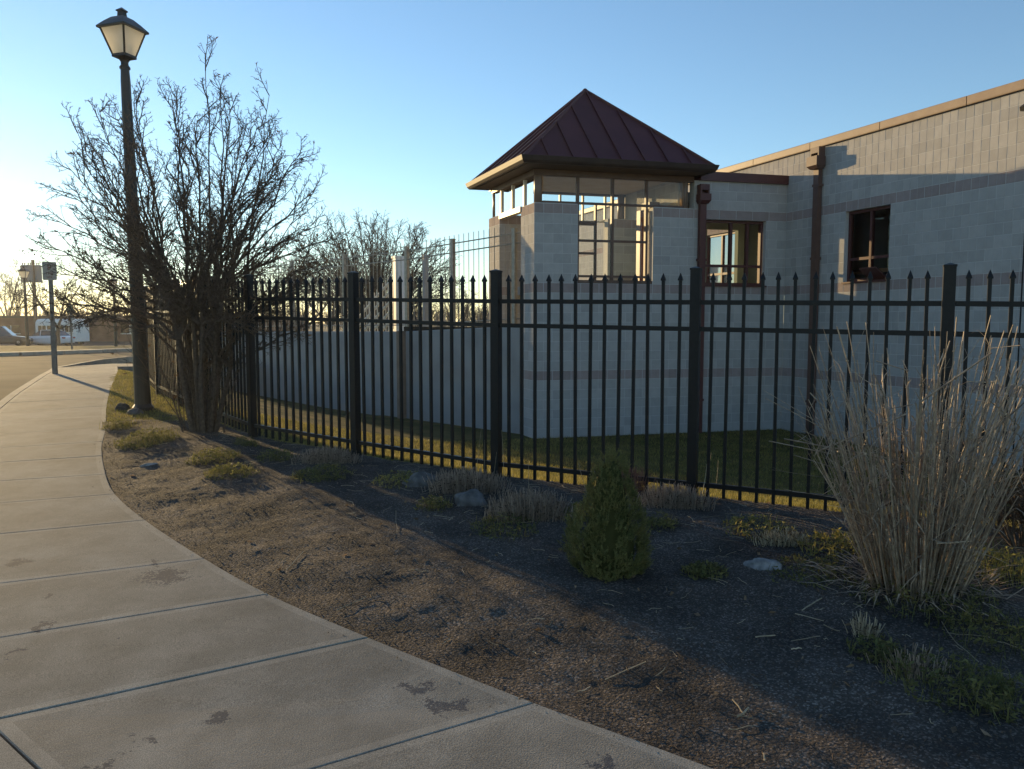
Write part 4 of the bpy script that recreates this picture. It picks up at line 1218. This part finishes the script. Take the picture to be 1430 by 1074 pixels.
stone(172, 572, .1, .1, .1, 'dark lump of stone left of the lamp post base', mat('dark_stone',(0.05,0.045,0.04),(0.08,0.07,0.06),10,.9), 9.4)
stone(208, 650, .085, .028, .025, 'small pale chip of wood-like stone lying on bare soil near the path', M['pale_stone'], 2.2, .6)

# ------------------------------------------------------------------ cut-back stem clumps
def cut_clump(u, v, wu, n, hmin, hmax, label, m, seed, depth=.16, lean=.25, green=0):
    """upright cut stems, a low mound; u, v pixel of its foot and wu its width in pixels"""
    p = pix(u, v); t = thing('stem_clump', label, 'plant', p, group='cut-back perennial clumps')
    rk = random.Random(seed); hw = wu/1075*p.y/2; mb = MB(); lb = MB()
    for k in range(n):
        x = rk.gauss(0,.42); y = rk.uniform(-1,1)
        if abs(x) > 1: x = rk.uniform(-1,1)
        px, py = p.x+x*hw, p.y+y*depth+depth
        z = gz(px, py)-.01
        H = rk.uniform(hmin,hmax)*(1-.45*x*x)
        d = Vector((x*lean+rk.gauss(0,.13), rk.gauss(0,.14), 1)).normalized()
        q = Vector((px,py,z))-p
        r0 = rk.uniform(.0014,.0032)
        mb.tube([q, q+d*H*.5, q+d*H+Vector((rk.gauss(0,.006),rk.gauss(0,.006),0))], [r0,r0*.9,r0*.75], 3, True)
        if rk.random() < .5: leaf(lb, q+d*H*rk.uniform(.2,.9), Vector((rk.gauss(0,1),rk.gauss(0,1),rk.uniform(-.2,.8))).normalized(), rk.uniform(.02,.06), rk.uniform(.004,.01), rk)
    stuff(mb.build('cut_stems', m, t)); stuff(lb.build('dry_leaves', M['dead_leaf'] if not green else M['weed'], t))
cut_clump(452, 648, 95, 850, .05, .17, 'low brown mound of cut stems beside a fence post at left', M['dry_stem'], 1)
cut_clump(652, 690, 130, 950, .08, .2, 'pale brown cut stems behind the rounded grey stone', M['dry_stem'], 2)
cut_clump(742, 730, 140, 1100, .08, .2, 'wide patch of pale cut stems left of the conifer', M['dry_stem'], 3)
cut_clump(948, 712, 112, 950, .07, .19, 'dense pinkish clump of cut stems right of the conifer', M['dry_stem'], 5)
cut_clump(885, 690, 60, 240, .1, .24, 'reddish twiggy clump just behind the conifer', mat('red_twig',(0.14,0.06,0.045),(0.22,0.11,0.08),30,.7,island=.3), 6)
cut_clump(1096, 764, 84, 420, .04, .11, 'low sunlit tuft of cut straw near the pale stone', M['straw'], 7, .08)
cut_clump(1213, 893, 44, 70, .05, .13, 'short cut stubs in the shade before the dry reeds', M['straw'], 8, .05)
cut_clump(1290, 950, 110, 120, .04, .12, 'cut stubs among weeds in the lower right corner', M['dry_stem'], 9, .08, .5)

# ------------------------------------------------------------------ weeds
def blades(mb, p, n, hmin, hmax, spread, rk, w_=.004, droop=.5):
    for k in range(n):
        a = rk.uniform(0,2*PI); r_ = spread*math.sqrt(rk.random())
        x, y = p.x+r_*math.cos(a), p.y+r_*math.sin(a); z = gz(x, y)-.004
        q = Vector((x,y,z)); H = rk.uniform(hmin,hmax)
        a = rk.uniform(0,2*PI); l_ = rk.uniform(.1,droop)
        o_ = Vector((math.cos(a),math.sin(a),0)); s_ = Vector((-math.sin(a),math.cos(a),0))*w_*rk.uniform(.6,1.3)
        m_ = q+o_*H*l_*.35+Vector((0,0,H*.6)); e = q+o_*H*l_+Vector((0,0,H*rk.uniform(.75,1.0)))
        mb.add([q-s_, q+s_, m_+s_*.7, m_-s_*.7, e], [(0,1,2,3),(3,2,4)])
def leafy(mb, p, n, hmax, spread, rk):
    for k in range(n):
        a = rk.uniform(0,2*PI); r_ = spread*math.sqrt(rk.random())*rk.uniform(.7,1.15)
        x, y = p.x+r_*math.cos(a), p.y+r_*math.sin(a)
        q = Vector((x, y, gz(x, y)+hmax*(1-(r_/spread)**2*.8)*rk.random()*.8))
        for _ in range(3):
            d = Vector((rk.gauss(0,1), rk.gauss(0,1), rk.uniform(-.1,.9))).normalized()
            leaf(mb, q, d, rk.uniform(.015,.04), rk.uniform(.006,.016), rk)
def tuft(u, v, n, hmin, hmax, spread, label, seed, m='weed', droop=.9):
    p = pix(u, v); rk = random.Random(seed); mb = MB(); blades(mb, p, int(n*.55), hmin*.5, hmax, spread, rk, .0022, 1.3); leafy(mb, p, int(n*.6), hmax*1.0, spread, rk)
    mb.v = [tuple(Vector(q)-p) for q in mb.v]
    o = mb.build('weed_tuft', M[m], None); o.location = p
    tag(o, label, 'weed', 'weed tufts in the bed')
tuft(205, 618, 700, .06, .2, .34, 'large green weed mound by the lamp post near the path', 31)
tuft(165, 598, 300, .05, .18, .22, 'green tuft at the path edge left of the lamp post', 32)
tuft(300, 640, 420, .04, .13, .26, 'sunlit leafy weeds just in front of the bare shrub', 33)
tuft(322, 662, 380, .04, .12, .24, 'yellow-green weed patch between the shrub and bare soil', 34)
tuft(345, 622, 160, .05, .14, .14, 'small bright weed right of the shrub base', 35)
tuft(450, 665, 420, .03, .1, .28, 'yellow-green weeds before the low brown mound', 36)
tuft(605, 708, 160, .04, .11, .14, 'small yellow-green weed left of the rounded stone', 37)
tuft(705, 740, 260, .05, .13, .24, 'green shoots at the foot of the wide cut patch', 38)
tuft(925, 735, 140, .04, .13, .12, 'thin green shoots below the pinkish clump', 39)
tuft(1330, 960, 330, .05, .15, .26, 'dark green weeds at the lower right of the bed', 40)
tuft(1225, 915, 160, .03, .1, .13, 'small weed in shade below the cut stubs', 41)
tuft(1290, 835, 420, .04, .15, .36, 'green weeds around the foot of the dry reeds', 42)
tuft(1385, 890, 240, .05, .16, .24, 'weedy grass at the right edge of the picture', 43)
tuft(1130, 800, 260, .03, .08, .25, 'sparse green weeds right of the pale stone', 44)
tuft(1390, 800, 420, .06, .22, .22, 'yellowish grass right of the dry reeds', 45, 'lawn_blade')
tuft(985, 800, 260, .02, .06, .14, 'sparse low weeds between conifer and pale stone', 46)

tuft(1180, 770, 420, .04, .14, .3, 'sunlit dry grass left of the reeds by the fence', 47, 'lawn_blade')
tuft(1060, 740, 260, .03, .1, .25, 'low dry grass behind the pale stone near the fence', 48, 'lawn_blade')
tuft(560, 672, 260, .03, .12, .25, 'dry grass at the fence foot between mound and stones', 49, 'lawn_blade')
tuft(820, 720, 220, .04, .13, .2, 'grass tuft at the fence behind the conifer', 50, 'lawn_blade')
tuft(385, 640, 220, .04, .12, .2, 'weeds by the fence between shrub and brown mound', 51)
tuft(1410, 985, 180, .05, .16, .2, 'dark weeds in the lower right corner', 52)
# grey-brown shrub at the right edge, behind the reeds
p = pix(1425, 765); p.x += .02
rt_ = thing('dry_shrub', 'rounded brown shrub behind the reeds at the right edge', 'shrub', p)
S3 = dict(seg=[4,4,3], wig=[.12,.18,.25], up=[.02,.02,.0], tap=[.4,.4,.4], side=[4,3,3], n=[9,8], **{'from':[.2,.2]}, ang=[(20,60),(25,75)], len=[(.45,.7),(.4,.7)], rr=[.55,.6], rmin=.002, leaf_lvl=1)
rk = random.Random(77); mb = MB(); en = []; lf = MB()
for k in range(26):
    a = rk.uniform(0,2*PI); l_ = rk.uniform(.1,.9)
    grow(mb, Vector((.05*math.cos(a),.05*math.sin(a),-.02)), Vector((l_*math.cos(a),l_*math.sin(a),1)).normalized(), rk.uniform(.32,.5), .006, 0, S3, rk, en)
for (q, d, l_) in en:
    if rk.random() < .7: leaf(lf, q, (d+Vector((rk.gauss(0,.5),rk.gauss(0,.5),rk.gauss(0,.5)))).normalized(), rk.uniform(.02,.045), rk.uniform(.01,.02), rk)
mb.build('twigs', M['bark'], rt_); stuff(lf.build('withered_leaves', M['dead_leaf'], rt_))

# ------------------------------------------------------------------ lawn blades, litter
def scatter(n, cond, box, rk):
    out = []
    xs = np.random.RandomState(rk).uniform(size=(n,2)); X_ = box[0]+(box[1]-box[0])*xs[:,0]; Y_ = box[2]+(box[3]-box[2])*xs[:,1]
    m_ = cond(X_, Y_)
    return X_[m_], Y_[m_]
def blade_field(name, X_, Y_, hmin, hmax, w_, m, seed):
    n = len(X_); rs_ = np.random.RandomState(seed)
    Zv = h(X_, Y_) - .22*sstep((-e_dist(X_, Y_)-.15)/1.0)
    a = rs_.uniform(0, 2*PI, n); H = rs_.uniform(hmin, hmax, n); l_ = rs_.uniform(.15, .9, n); b = rs_.uniform(0, 2*PI, n)
    sx, sy = np.cos(b)*w_, np.sin(b)*w_
    V = np.zeros((n,3,3))
    V[:,0] = np.stack([X_-sx, Y_-sy, Zv-.006], 1); V[:,1] = np.stack([X_+sx, Y_+sy, Zv-.006], 1)
    V[:,2] = np.stack([X_+np.cos(a)*H*l_, Y_+np.sin(a)*H*l_, Zv+H], 1)
    me = bpy.data.meshes.new(name); me.from_pydata(V.reshape(-1,3).tolist(), [], np.arange(3*n).reshape(-1,3).tolist()); me.materials.append(m)
    o = bpy.data.objects.new(name, me); C.objects.link(o); return stuff(o)
def towerside(x, y): return ((x-.45)*.247 - (y-15.75)*.969 > -.02) 
X_, Y_ = scatter(330000, lambda x, y: (f_in(x,y) > .02) & towerside(x,y) & (x < 7.9-.4*(y-12.5)) & (x < y*.75+.6) & (x > -y*.55-.5), (-9,8.6,4.6,20), 3)
tag(blade_field('lawn_grass', X_, Y_, .02, .055, .0045, M['lawn_blade'], 4), 'short winter lawn behind the iron fence', 'grass')
X_, Y_ = scatter(150000, lambda x, y: (f_in(x,y) < .1) & (e_dist(x,y) > .0) & (y > 10.2+.3*np.sin(3*x)), (-12,-3,10,22), 5)
tag(blade_field('verge_grass', X_, Y_, .015, .045, .0045, M['lawn_blade'], 6), 'short grass of the verge beside the curving path', 'grass')

inbed_s = lambda x, y: (e_dist(x,y) > -.16) & (f_in(x,y) < .1) & bed_end(x,y) & (np.abs(x) < y*.7+.5)
inbed = lambda x, y: (e_dist(x,y) > .015) & (f_in(x,y) < .1) & bed_end(x,y) & (np.abs(x) < y*.7+.5)
X_, Y_ = scatter(120000, inbed_s, (-6.2,6,1.6,11), 9)
rk = random.Random(12); mb = MB()
E_ = e_dist(X_, Y_)
for x, y, ed in zip(X_, Y_, E_):
    if rk.random() > min(1, 9.0/(1.0+y*y*.12)): continue
    x = float(x); y = float(y)
    on_slab = ed < .005
    if on_slab and rk.random() > .35*math.exp(ed/.04): continue
    r = _b.ray_cast(Vector((x,y,5)), Vector((0,0,-1)))
    if on_slab: r = (Vector((x, y, float(base(y))+SLAB_UP+.0005)), Vector((0,0,1)))
    if r[0] is None: continue
    nrm = (r[1] + Vector((rk.gauss(0,.35),rk.gauss(0,.35),0))).normalized(); L = rk.uniform(.004,.018) if rk.random() < .88 else rk.uniform(.018,.045)
    if rk.random() < .018: L = rk.uniform(.04,.075)
    if on_slab: L = min(L, .012); w_ = L*rk.uniform(.15,.55)
    a = nrm.orthogonal().normalized(); a.rotate(Matrix.Rotation(rk.uniform(0,2*PI),3,nrm)); b = nrm.cross(a)
    c = r[0]+nrm*rk.uniform(.002,.007)
    mb.add([c-a*L*.5-b*w_*.5, c+a*L*.5-b*w_*.4, c+a*L*.4+b*w_*.5, c-a*L*.5+b*w_*.4, c+nrm*w_*.38], [(0,1,4),(1,2,4),(2,3,4),(3,0,4)])
X2, Y2 = scatter(1500, inbed, (-6.2,6,1.6,11), 23); dl_ = MB()
for x, y in zip(X2, Y2):
    x = float(x); y = float(y)
    if rk.random() > (.8 if x > 1.2 else .3): continue
    q = Vector((x, y, gz(x, y)+.006)); a = rk.uniform(0, 2*PI)
    leaf(dl_, q, Vector((math.cos(a), math.sin(a), rk.uniform(-.05,.35))).normalized(), rk.uniform(.025,.06), rk.uniform(.012,.03), rk)
o = stuff(dl_.build('fallen_leaves', mat('fallen_leaf', (0.13,0.085,0.05), (0.24,0.16,0.095), 30, 0.8, island=0.4, translucent=0.2))); tag(o, 'small dead brown leaves fallen on the soil', 'leaves')
o = stuff(mb.build('bark_mulch', M['mulch'])); tag(o, 'dark bark mulch and crumbs strewn over the planting bed', 'mulch')
X_, Y_ = scatter(5200, inbed, (-6.2,6,1.6,11), 19); mb = MB(); F_ = f_in(X_, Y_)
def stick(mb, p, a, L, r_, rk, bend=.15):
    pts = []; q = p.copy(); d = Vector((math.cos(a),math.sin(a),0)); n = 4
    for i in range(n+1):
        zz = gz(q.x, q.y); pts.append(Vector((q.x,q.y,max(zz,-.9)+r_+.004+rk.uniform(0,.006))))
        d.rotate(Matrix.Rotation(rk.gauss(0,bend),3,'Z')); q = q+d*(L/n)
    mb.tube(pts, r_, 4, True)
for x, y, fd in zip(X_, Y_, F_):
    near_fence = -fd < 1.6
    if rk.random() > (.6 if near_fence else .3): continue
    stick(mb, Vector((float(x),float(y),0)), rk.uniform(0,2*PI), rk.uniform(.02,.09)*(2.0 if near_fence else 1), rk.uniform(.0007,.0017), rk, .25)
# the longer straws that show singly in the photograph
for u0, v0, u1, v1, r_ in ((553,715,548,745,.004),(400,797,428,772,.004),(1055,893,1082,889,.006),(1110,859,1150,870,.004),(1030,808,1043,818,.004),(1023,980,1043,1000,.005),(1030,1005,1045,992,.008),(1018,1022,1056,1018,.003),(1068,1066,1066,1056,.006),(1150,875,1172,884,.005),(1105,897,1148,894,.003),(1120,855,1148,838,.006),(470,855,510,835,.004),(845,952,905,930,.004),(985,808,1018,815,.003),(1315,870,1345,925,.004),(1325,887,1385,895,.004),(1385,895,1420,908,.004),(1105,910,1118,907,.006)):
    a_ = pix(u0,v0); b_ = pix(u1,v1); stick(mb, a_, math.atan2(b_.y-a_.y,b_.x-a_.x), (b_-a_).length, r_*.55, rk, .06)
o = stuff(mb.build('straw_litter', M['straw'])); tag(o, 'pale straws and broken stems scattered on the soil', 'straw')
# tall thin dead stalks near the fence
mb = MB()
for u, v, hh in ((690,668,.42),(676,668,.36),(664,672,.5),(704,668,.45),(985,690,.5),(1000,690,.42),(980,712,.36),(820,690,.3),(738,700,.3),(585,640,.3),(1165,700,.55)):
    p = pix(u, v); q = p.copy(); d = Vector((rk.gauss(0,.1),rk.gauss(0,.1),1)).normalized(); pts = [q.copy()]
    for i in range(4): d = (d+Vector((rk.gauss(0,.05),rk.gauss(0,.05),0))).normalized(); q = q+d*hh/4; pts.append(q.copy())
    mb.tube(pts, [.003,.0028,.0025,.002,.0015], 4, True)
o = stuff(mb.build('dead_stalks', M['straw'])); tag(o, 'thin dead stalks standing along the fence', 'stalks')
HAZE = .00035  # density of the added flare veil

# ------------------------------------------------------------------ far side: brick building, vehicles, poles, trees
FY = 96.0
fz = float(base(FY))+.05
far = thing('brick_building', 'long low flat-roofed dark brick building beyond the parking lot', 'building', (0,0,0))
x0, x1 = -100.0, -30.0; top = at(60, 441, FY).z
mb = MB(); mb.box(x0,x1,FY,FY+16,fz-.5,top-.25); mb.build('wall', M['brick_far'], far)
mb = MB(); mb.box(x0-.1,x1+.1,FY-.1,FY+16,top-.25,top); mb.build('roof_edge', mat('dark_fascia',(0.05,0.045,0.04),rough=.6), far)
for k in range(9):
    xx = -93+7.4*k
    mb = MB(); mb.box(xx,xx+2.2,FY-.03,FY+.02,fz+1.0,fz+2.0); wn = mb.build('window', M['dark_glass'], far)
    mb = MB(); mb.box(xx-.06,xx+2.26,FY-.06,FY-.032,fz+.92,fz+1.0); mb.box(xx+1.06,xx+1.14,FY-.05,FY-.031,fz+1.0,fz+2.0); mb.build('frame', M['white_paint'], wn)

def wheel(parent, x, y, r_, w_=.2):
    o = bpy.data.objects.new('wheel', None); C.objects.link(o); o.parent = parent; o.location = (x,y,r_)
    Mx = Matrix.Rotation(PI/2,4,'X')
    mb = MB(); mb.lathe([(r_*.6,-w_/2),(r_*.93,-w_/2),(r_,-w_*.35),(r_,w_*.35),(r_*.93,w_/2),(r_*.6,w_/2)], 18, Mx); mb.build('tyre', M['tire'], o)
    mb = MB(); mb.lathe([(r_*.62,-w_*.46),(r_*.2,-w_*.52),(r_*.2,w_*.52),(r_*.62,w_*.46)], 12, Mx); mb.build('rim', M['chrome'], o)
def loft(sections):
    """sections: list of closed rings of equal length"""
    mb = MB(); k = len(sections[0]); V = [p for s_ in sections for p in s_]; F = []
    for i in range(len(sections)-1):
        for j in range(k): F.append((i*k+j, i*k+(j+1)%k, (i+1)*k+(j+1)%k, (i+1)*k+j))
    F += [tuple(range(k)), tuple((len(sections)-1)*k+j for j in range(k))[::-1]]
    mb.add(V, F); return mb
def car(loc, rz, m, label, L=4.5, W=1.78, Hh=1.45, group='vehicles in the parking lot'):
    t = thing('parked_car', label, 'car', loc, rz, group)
    # body: hood, cowl and boot as lofted sections along x
    secs = []
    for x, zb, zt, ww in ((-.5,.38,.62,.80),(-.485,.25,.82,.92),(-.40,.2,.92,1),(-.2,.2,.93,1),(.0,.2,.92,1),(.15,.2,.90,1),(.3,.2,.84,.99),(.43,.22,.74,.94),(.49,.28,.64,.84),(.5,.36,.55,.76)):
        hw = W/2*ww; sh = zb+(zt-zb)*.7
        secs.append([(x*L,-hw*.93,zb),(x*L,-hw,zb+.15),(x*L,-hw,sh),(x*L,-hw*.9,zt),(x*L,hw*.9,zt),(x*L,hw,sh),(x*L,hw,zb+.15),(x*L,hw*.93,zb)])
    o = loft(secs).build('body', m, t, smooth=False); fix_normals(o)
    secs = []
    for x, zt, ww in ((-.40,.93,.88),(-.27,Hh-.05,.74),(-.1,Hh,.72),(.05,Hh-.02,.72),(.22,.90,.88)):
        hw = W/2*.9; tw = W/2*ww
        secs.append([(x*L,-hw,.88),(x*L,-(hw+tw)/2,.88+(zt-.88)*.5),(x*L,-tw,zt-.03 if zt > 1 else zt),(x*L,-tw*.8,zt),(x*L,tw*.8,zt),(x*L,tw,zt-.03 if zt > 1 else zt),(x*L,(hw+tw)/2,.88+(zt-.88)*.5),(x*L,hw,.88)])
    o = loft(secs).build('windows', M['dark_glass'], t); fix_normals(o)
    mb = MB(); mb.box(-.25*L,.04*L,-W*.35,W*.35,Hh-.035,Hh+.012); mb.build('roof_panel', m, t)
    for s_ in (-1,1):
        for x in (-.25,.02):
            mb = MB(); mb.tube([(x*L-.02,s_*W*.455,.9),(x*L,s_*W*.37,Hh-.02)], .035, 4); mb.build('pillar', m, t)
        mb = MB(); mb.box(.465*L,.497*L,s_*W*.36-.14,s_*W*.36+.14,.56,.68); mb.build('headlight', M['frost'], t)
        mb = MB(); mb.box(-.503*L,-.47*L,s_*W*.37-.14,s_*W*.37+.14,.66,.8); mb.build('tail_light', mat('tail_red',(0.25,0.02,0.015),rough=.3), t)
        for x in (-.31,.31): wheel(t, x*L, s_*(W/2-.1), .32)
    return t
def lot(u, v, Yd):
    p = at(u, v, Yd); return (p.x, Yd, float(base(Yd))+.06)
M['car_white'] = mat('white_car_paint',(0.62,0.64,0.68),rough=.25,spec=.6)
M['car_dark'] = mat('dark_car_paint',(0.03,0.035,0.045),rough=.25,spec=.6)
M['car_blue'] = mat('slate_van_paint',(0.09,0.11,0.14),rough=.35,spec=.5)
car(lot(66, 470, 72), R(172), M['car_white'], 'white sedan parked in front of the white bus')
car(lot(2, 470, 70), R(20), M['car_dark'], 'dark car at the left edge of the picture', L=4.8, Hh=1.75)
car(lot(-38, 470, 72), R(25), M['car_dark'], 'dark car beyond the left edge, its rear only in view', L=4.6, Hh=1.5) if False else None
# white shuttle bus, body side and rear towards the viewer
bz = lot(88, 470, 82)
t = thing('shuttle_bus', 'white shuttle bus with dark side windows before the brick building', 'bus', bz, R(-4), group='vehicles in the parking lot')
BL, BW_, BH = 4.5, 2.3, 2.75
ring = []
for a in range(0, 181, 15):
    ring.append((BW_/2*math.copysign(abs(math.cos(R(a)))**.35, math.cos(R(a))), BH-.55+.55*math.sin(R(a))**.7))
secs = []
for x, k in ((-BL/2,.93),(-BL/2+.12,.985),(-BL/2+.4,1),(BL/2-.4,1),(BL/2-.12,.985),(BL/2,.93)):
    secs.append([(x,-BW_/2*k,.35),(x,BW_/2*k,.35)] + [(x,c*k,.35+(z_-.35)*k) for c, z_ in ring])
o = loft(secs).build('body', M['white_paint'], t, smooth=False); fix_normals(o)
for k in range(4):
    mb = MB(); xx = -BL/2+.35+k*.98; mb.box(xx,xx+.84,-BW_/2-.012,-BW_/2+.02,1.35,2.02); wn = mb.build('window', M['dark_glass'], t)
    mb = MB(); mb.box(xx+.40,xx+.44,-BW_/2-.02,-BW_/2-.0125,1.35,2.02); mb.build('frame', M['white_paint'], wn)
for zz in (.85, 1.15):
    mb = MB(); mb.box(-BL/2+.3,BL/2-.3,-BW_/2-.015,-BW_/2+.01,zz,zz+.05); mb.build('stripe', M['transformer'], t)
mb = MB(); mb.box(-BL/2-.01,-BL/2+.05,-BW_/2*.75,BW_/2*.75,1.3,2.0); mb.build('windscreen', M['dark_glass'], t)
mb = MB()
secs = [[(x,-1.0*k,.4),(x,1.0*k,.4),(x,1.0*k,zt),(x,-1.0*k,zt)] for x, k, zt in ((-BL/2-.5,.8,.95),(-BL/2-.35,.95,1.1),(-BL/2+.02,1,1.25))]
o = loft(secs).build('hood', M['white_paint'], t); fix_normals(o)
for s_ in (-1,1):
    for x in (-BL/2+.3, BL/2-1.0): wheel(t, x, s_*(BW_/2-.15), .4, .25)
    mb = MB(); mb.box(-BL/2-.53,-BL/2-.45,s_*.6-.12,s_*.6+.12,.7,.88); mb.build('headlight', M['frost'], t)
# utility pole with transformers and wires
Yp = 88.0; pp = at(51, 470, Yp); pg = float(base(Yp))
t = thing('utility_pole', 'wooden utility pole with grey transformers behind the sign', 'utility pole', (pp.x,Yp,pg))
ht = at(51, 363, Yp).z - pg
mb = MB(); mb.tube([(0,0,-.3),(0,0,ht)], [.24,.17], 10, True); mb.build('pole', M['pole_wood'], t)
mb = MB(); mb.box(-.35,1.1,-.1,.06,ht-.75,ht-.6, Matrix.Rotation(R(4),4,'Y')); mb.build('crossarm', M['pole_wood'], t)
for dx in (-.95,-.1,.65):
    zc = at(51,381,Yp).z - pg
    mb = MB(); mb.lathe([(.28,-1.1),(.36,-1.05),(.36,.75),(.3,.85)], 12, Matrix.Translation((dx,-.5 if abs(dx) < .5 else -.15,zc))); tr = mb.build('transformer', M['transformer'], t)
    mb = MB()
    for q in (-.12,.12): mb.lathe([(.05,.85),(.07,.95),(.04,1.15)], 6, Matrix.Translation((dx+q,-.5 if abs(dx) < .5 else -.15,zc)))
    mb.build('bushing', M['pole_wood'], tr)
for k, (dv, dx) in enumerate(((0,-.0),(3,.4),(6,.9))):
    q = Vector((pp.x+dx,Yp,pg+ht-.1-.3*k))
    mb = MB()
    for tgt in (Vector((-95,70,pg+ht+.8-.45*k)), Vector((-12,130,pg+ht+1.2-.45*k))):
        pts = []
        for i in range(17):
            f = i/16; c = q.lerp(tgt, f); c.z -= 1.2*4*f*(1-f)*.6; pts.append(c)
        mb.tube(pts, .022, 4)
    o = mb.build('power_line', M['tire']); tag(o, ('topmost thin power line strung from the utility pole','middle thin power line strung from the utility pole','lowest thin power line strung from the utility pole')[k], 'power line', 'power lines')

# far bare trees
def far_tree(u, Yd, vtop, label, seed, nstem=1, spread=.5, m='far_bark', lv=(8,6,5), r0=.16, upk=.06, name='bare_tree', rmin=.012, gbase=None, lk=.8, tk=.22, wide=1.0, wk=1.0):
    p = at(u, 450, Yd); g = float(base(Yd)) if gbase is None else gbase; Ht = at(u, vtop, Yd).z - g
    t = thing(name, label, 'tree', (p.x, Yd, g), group='bare trees in the background')
    rk = random.Random(seed)
    S_ = dict(seg=[5,5,4,3], wig=[.08*wk,.12*wk,.16*wk,.2*wk], up=[upk,upk,upk*.7,.02], tap=[.35,.3,.3,.4], side=[5,4,3,3], n=list(lv), **{'from':[.25,.2,.15]}, ang=[(20,50),(22,55),(25,60)], len=[(.42,.66),(.4,.62),(.4,.65)], rr=[.5,.55,.6], rmin=rmin, leaf_lvl=9)
    tr = MB(); cr = MB(); th = Ht*tk
    tr.tube([(0,0,-.3),(0,0,th*.6),(rk.gauss(0,.05),0,th)], [r0*1.25,r0,r0*.85], 8); tr.build('trunk', M[m], t)
    for k in range(nstem):
        a = 2*PI*(k+rk.random())/nstem; l_ = spread*rk.uniform(.35,1.0)
        grow(cr, Vector((0,0,th*.9)), Vector((l_*math.cos(a), l_*math.sin(a), 1)).normalized(), (Ht-th)*rk.uniform(.8,1.0)*lk, r0*rk.uniform(.5,.65), 0, S_, rk)
    cr.v = [(a_*wide, b_*wide, c_) for a_, b_, c_ in cr.v]
    cr.build('crown', M[m], t)
Yt = 46.0; c_ = at(522, 395, Yt); gt = -.7
t = thing('bare_tree', 'broad bare tree with fan-shaped crown behind the railing', 'tree', (c_.x, Yt, gt), group='bare trees in the background')
rk = random.Random(101); tr = MB(); cr = MB()
tr.tube([(0,0,-.3),(.05,0,.8),(0,0,1.7)], [.34,.27,.24], 9); tr.build('trunk', M['far_bark'], t)
topz = at(522, 306, Yt).z - gt; cz_ = c_.z - gt
crown(cr, [Vector((0,0,1.6)), Vector((.1,0,1.3)), Vector((-.1,.05,1.5)), Vector((0,-.1,1.2))], Vector((0,0,cz_)), (5.0,3.8,topz-cz_), 72, 11, 8, 1, .085, .026, .013, 1.5, .62, .18, rk, tmin=.3, low=-.05, wob=.04, upb=.3, qmin=.88)
cr.build('crown', M['far_bark'], t)
far_tree(415, 40, 335, 'bare tree partly hidden right of the big shrub', 102, 6, .8, lv=(7,6,4), r0=.12, rmin=.008, gbase=-.6)
far_tree(462, 60, 330, 'bare tree standing left behind the broad fan-shaped one', 103, 7, .9, lv=(7,6,4), r0=.15, rmin=.012, gbase=-.6)
far_tree(80, 66, 352, 'bare tree behind the parking sign with arching limbs', 104, 4, 1.1, lv=(6,6,4), r0=.16, upk=.02, rmin=.014)
far_tree(12, 100, 352, 'bare tree at the far left over the brick building', 105, 5, .9, lv=(6,6,4), r0=.2, rmin=.02)
far_tree(28, 130, 372, 'smaller bare tree left of the utility pole', 106, 5, .9, lv=(6,6,4), r0=.2, rmin=.026)
far_tree(122, 120, 385, 'bare tree over the roof right of the bus', 107, 5, 1.0, lv=(6,5,4), r0=.2, rmin=.022)
far_tree(-25, 118, 362, 'bare tree rising from the left edge behind the dark car', 108, 5, 1.0, lv=(6,5,4), r0=.2, rmin=.024)
far_tree(205, 120, 392, 'low bare tree seen between lamp post and shrub', 109, 5, 1.0, lv=(6,5,4), r0=.2, rmin=.022)
far_tree(640, 70, 388, 'low brushy bare tree behind the right part of the railing', 110, 8, 1.2, lv=(7,6,4), r0=.12, rmin=.014, gbase=-.7)
far_tree(590, 55, 395, 'low brushy bare tree behind the slim grey pillar', 111, 8, 1.2, lv=(7,6,4), r0=.1, rmin=.011, gbase=-.7)
far_tree(665, 90, 405, 'tiny brushy bare tree close to the tower', 112, 7, 1.2, lv=(6,6,4), r0=.12, rmin=.018, gbase=-.8)
# hazy line of woods on the horizon
wd = MB(); rk = random.Random(55)
for k in range(420):
    x = rk.uniform(-260, 60); y = rk.uniform(240, 300); H = rk.uniform(4, 8.5)
    for j in range(7):
        a = rk.gauss(0,.35); wd.tube([(x,y,-1),(x+a*1.5,y,H*.5),(x+a*3+rk.gauss(0,.8),y,H*rk.uniform(.7,1.0))], [.25,.13,.05], 3)
o = stuff(wd.build('far_woods', M['far_bark'])); tag(o, 'hazy line of distant bare woods on the horizon', 'woods')

# ------------------------------------------------------------------ thin haze added as a flare veil, lifting the shade
hz = MB(); hz.box(-300, 120, -30, 330, -2.2, 14)
hm = bpy.data.materials.new('veil_haze'); hm.use_nodes = True
hn = hm.node_tree.nodes; hn.remove(hn['Principled BSDF'])
pv = hn.new('ShaderNodeVolumePrincipled'); pv.inputs['Color'].default_value = (.95,.96,1,1); pv.inputs['Density'].default_value = HAZE; pv.inputs['Anisotropy'].default_value = .55
hm.node_tree.links.new(pv.outputs[0], hn['Material Output'].inputs['Volume'])
o = hz.build('haze', hm); stuff(o); tag(o, 'thin added haze giving a veil like lens flare', 'haze')
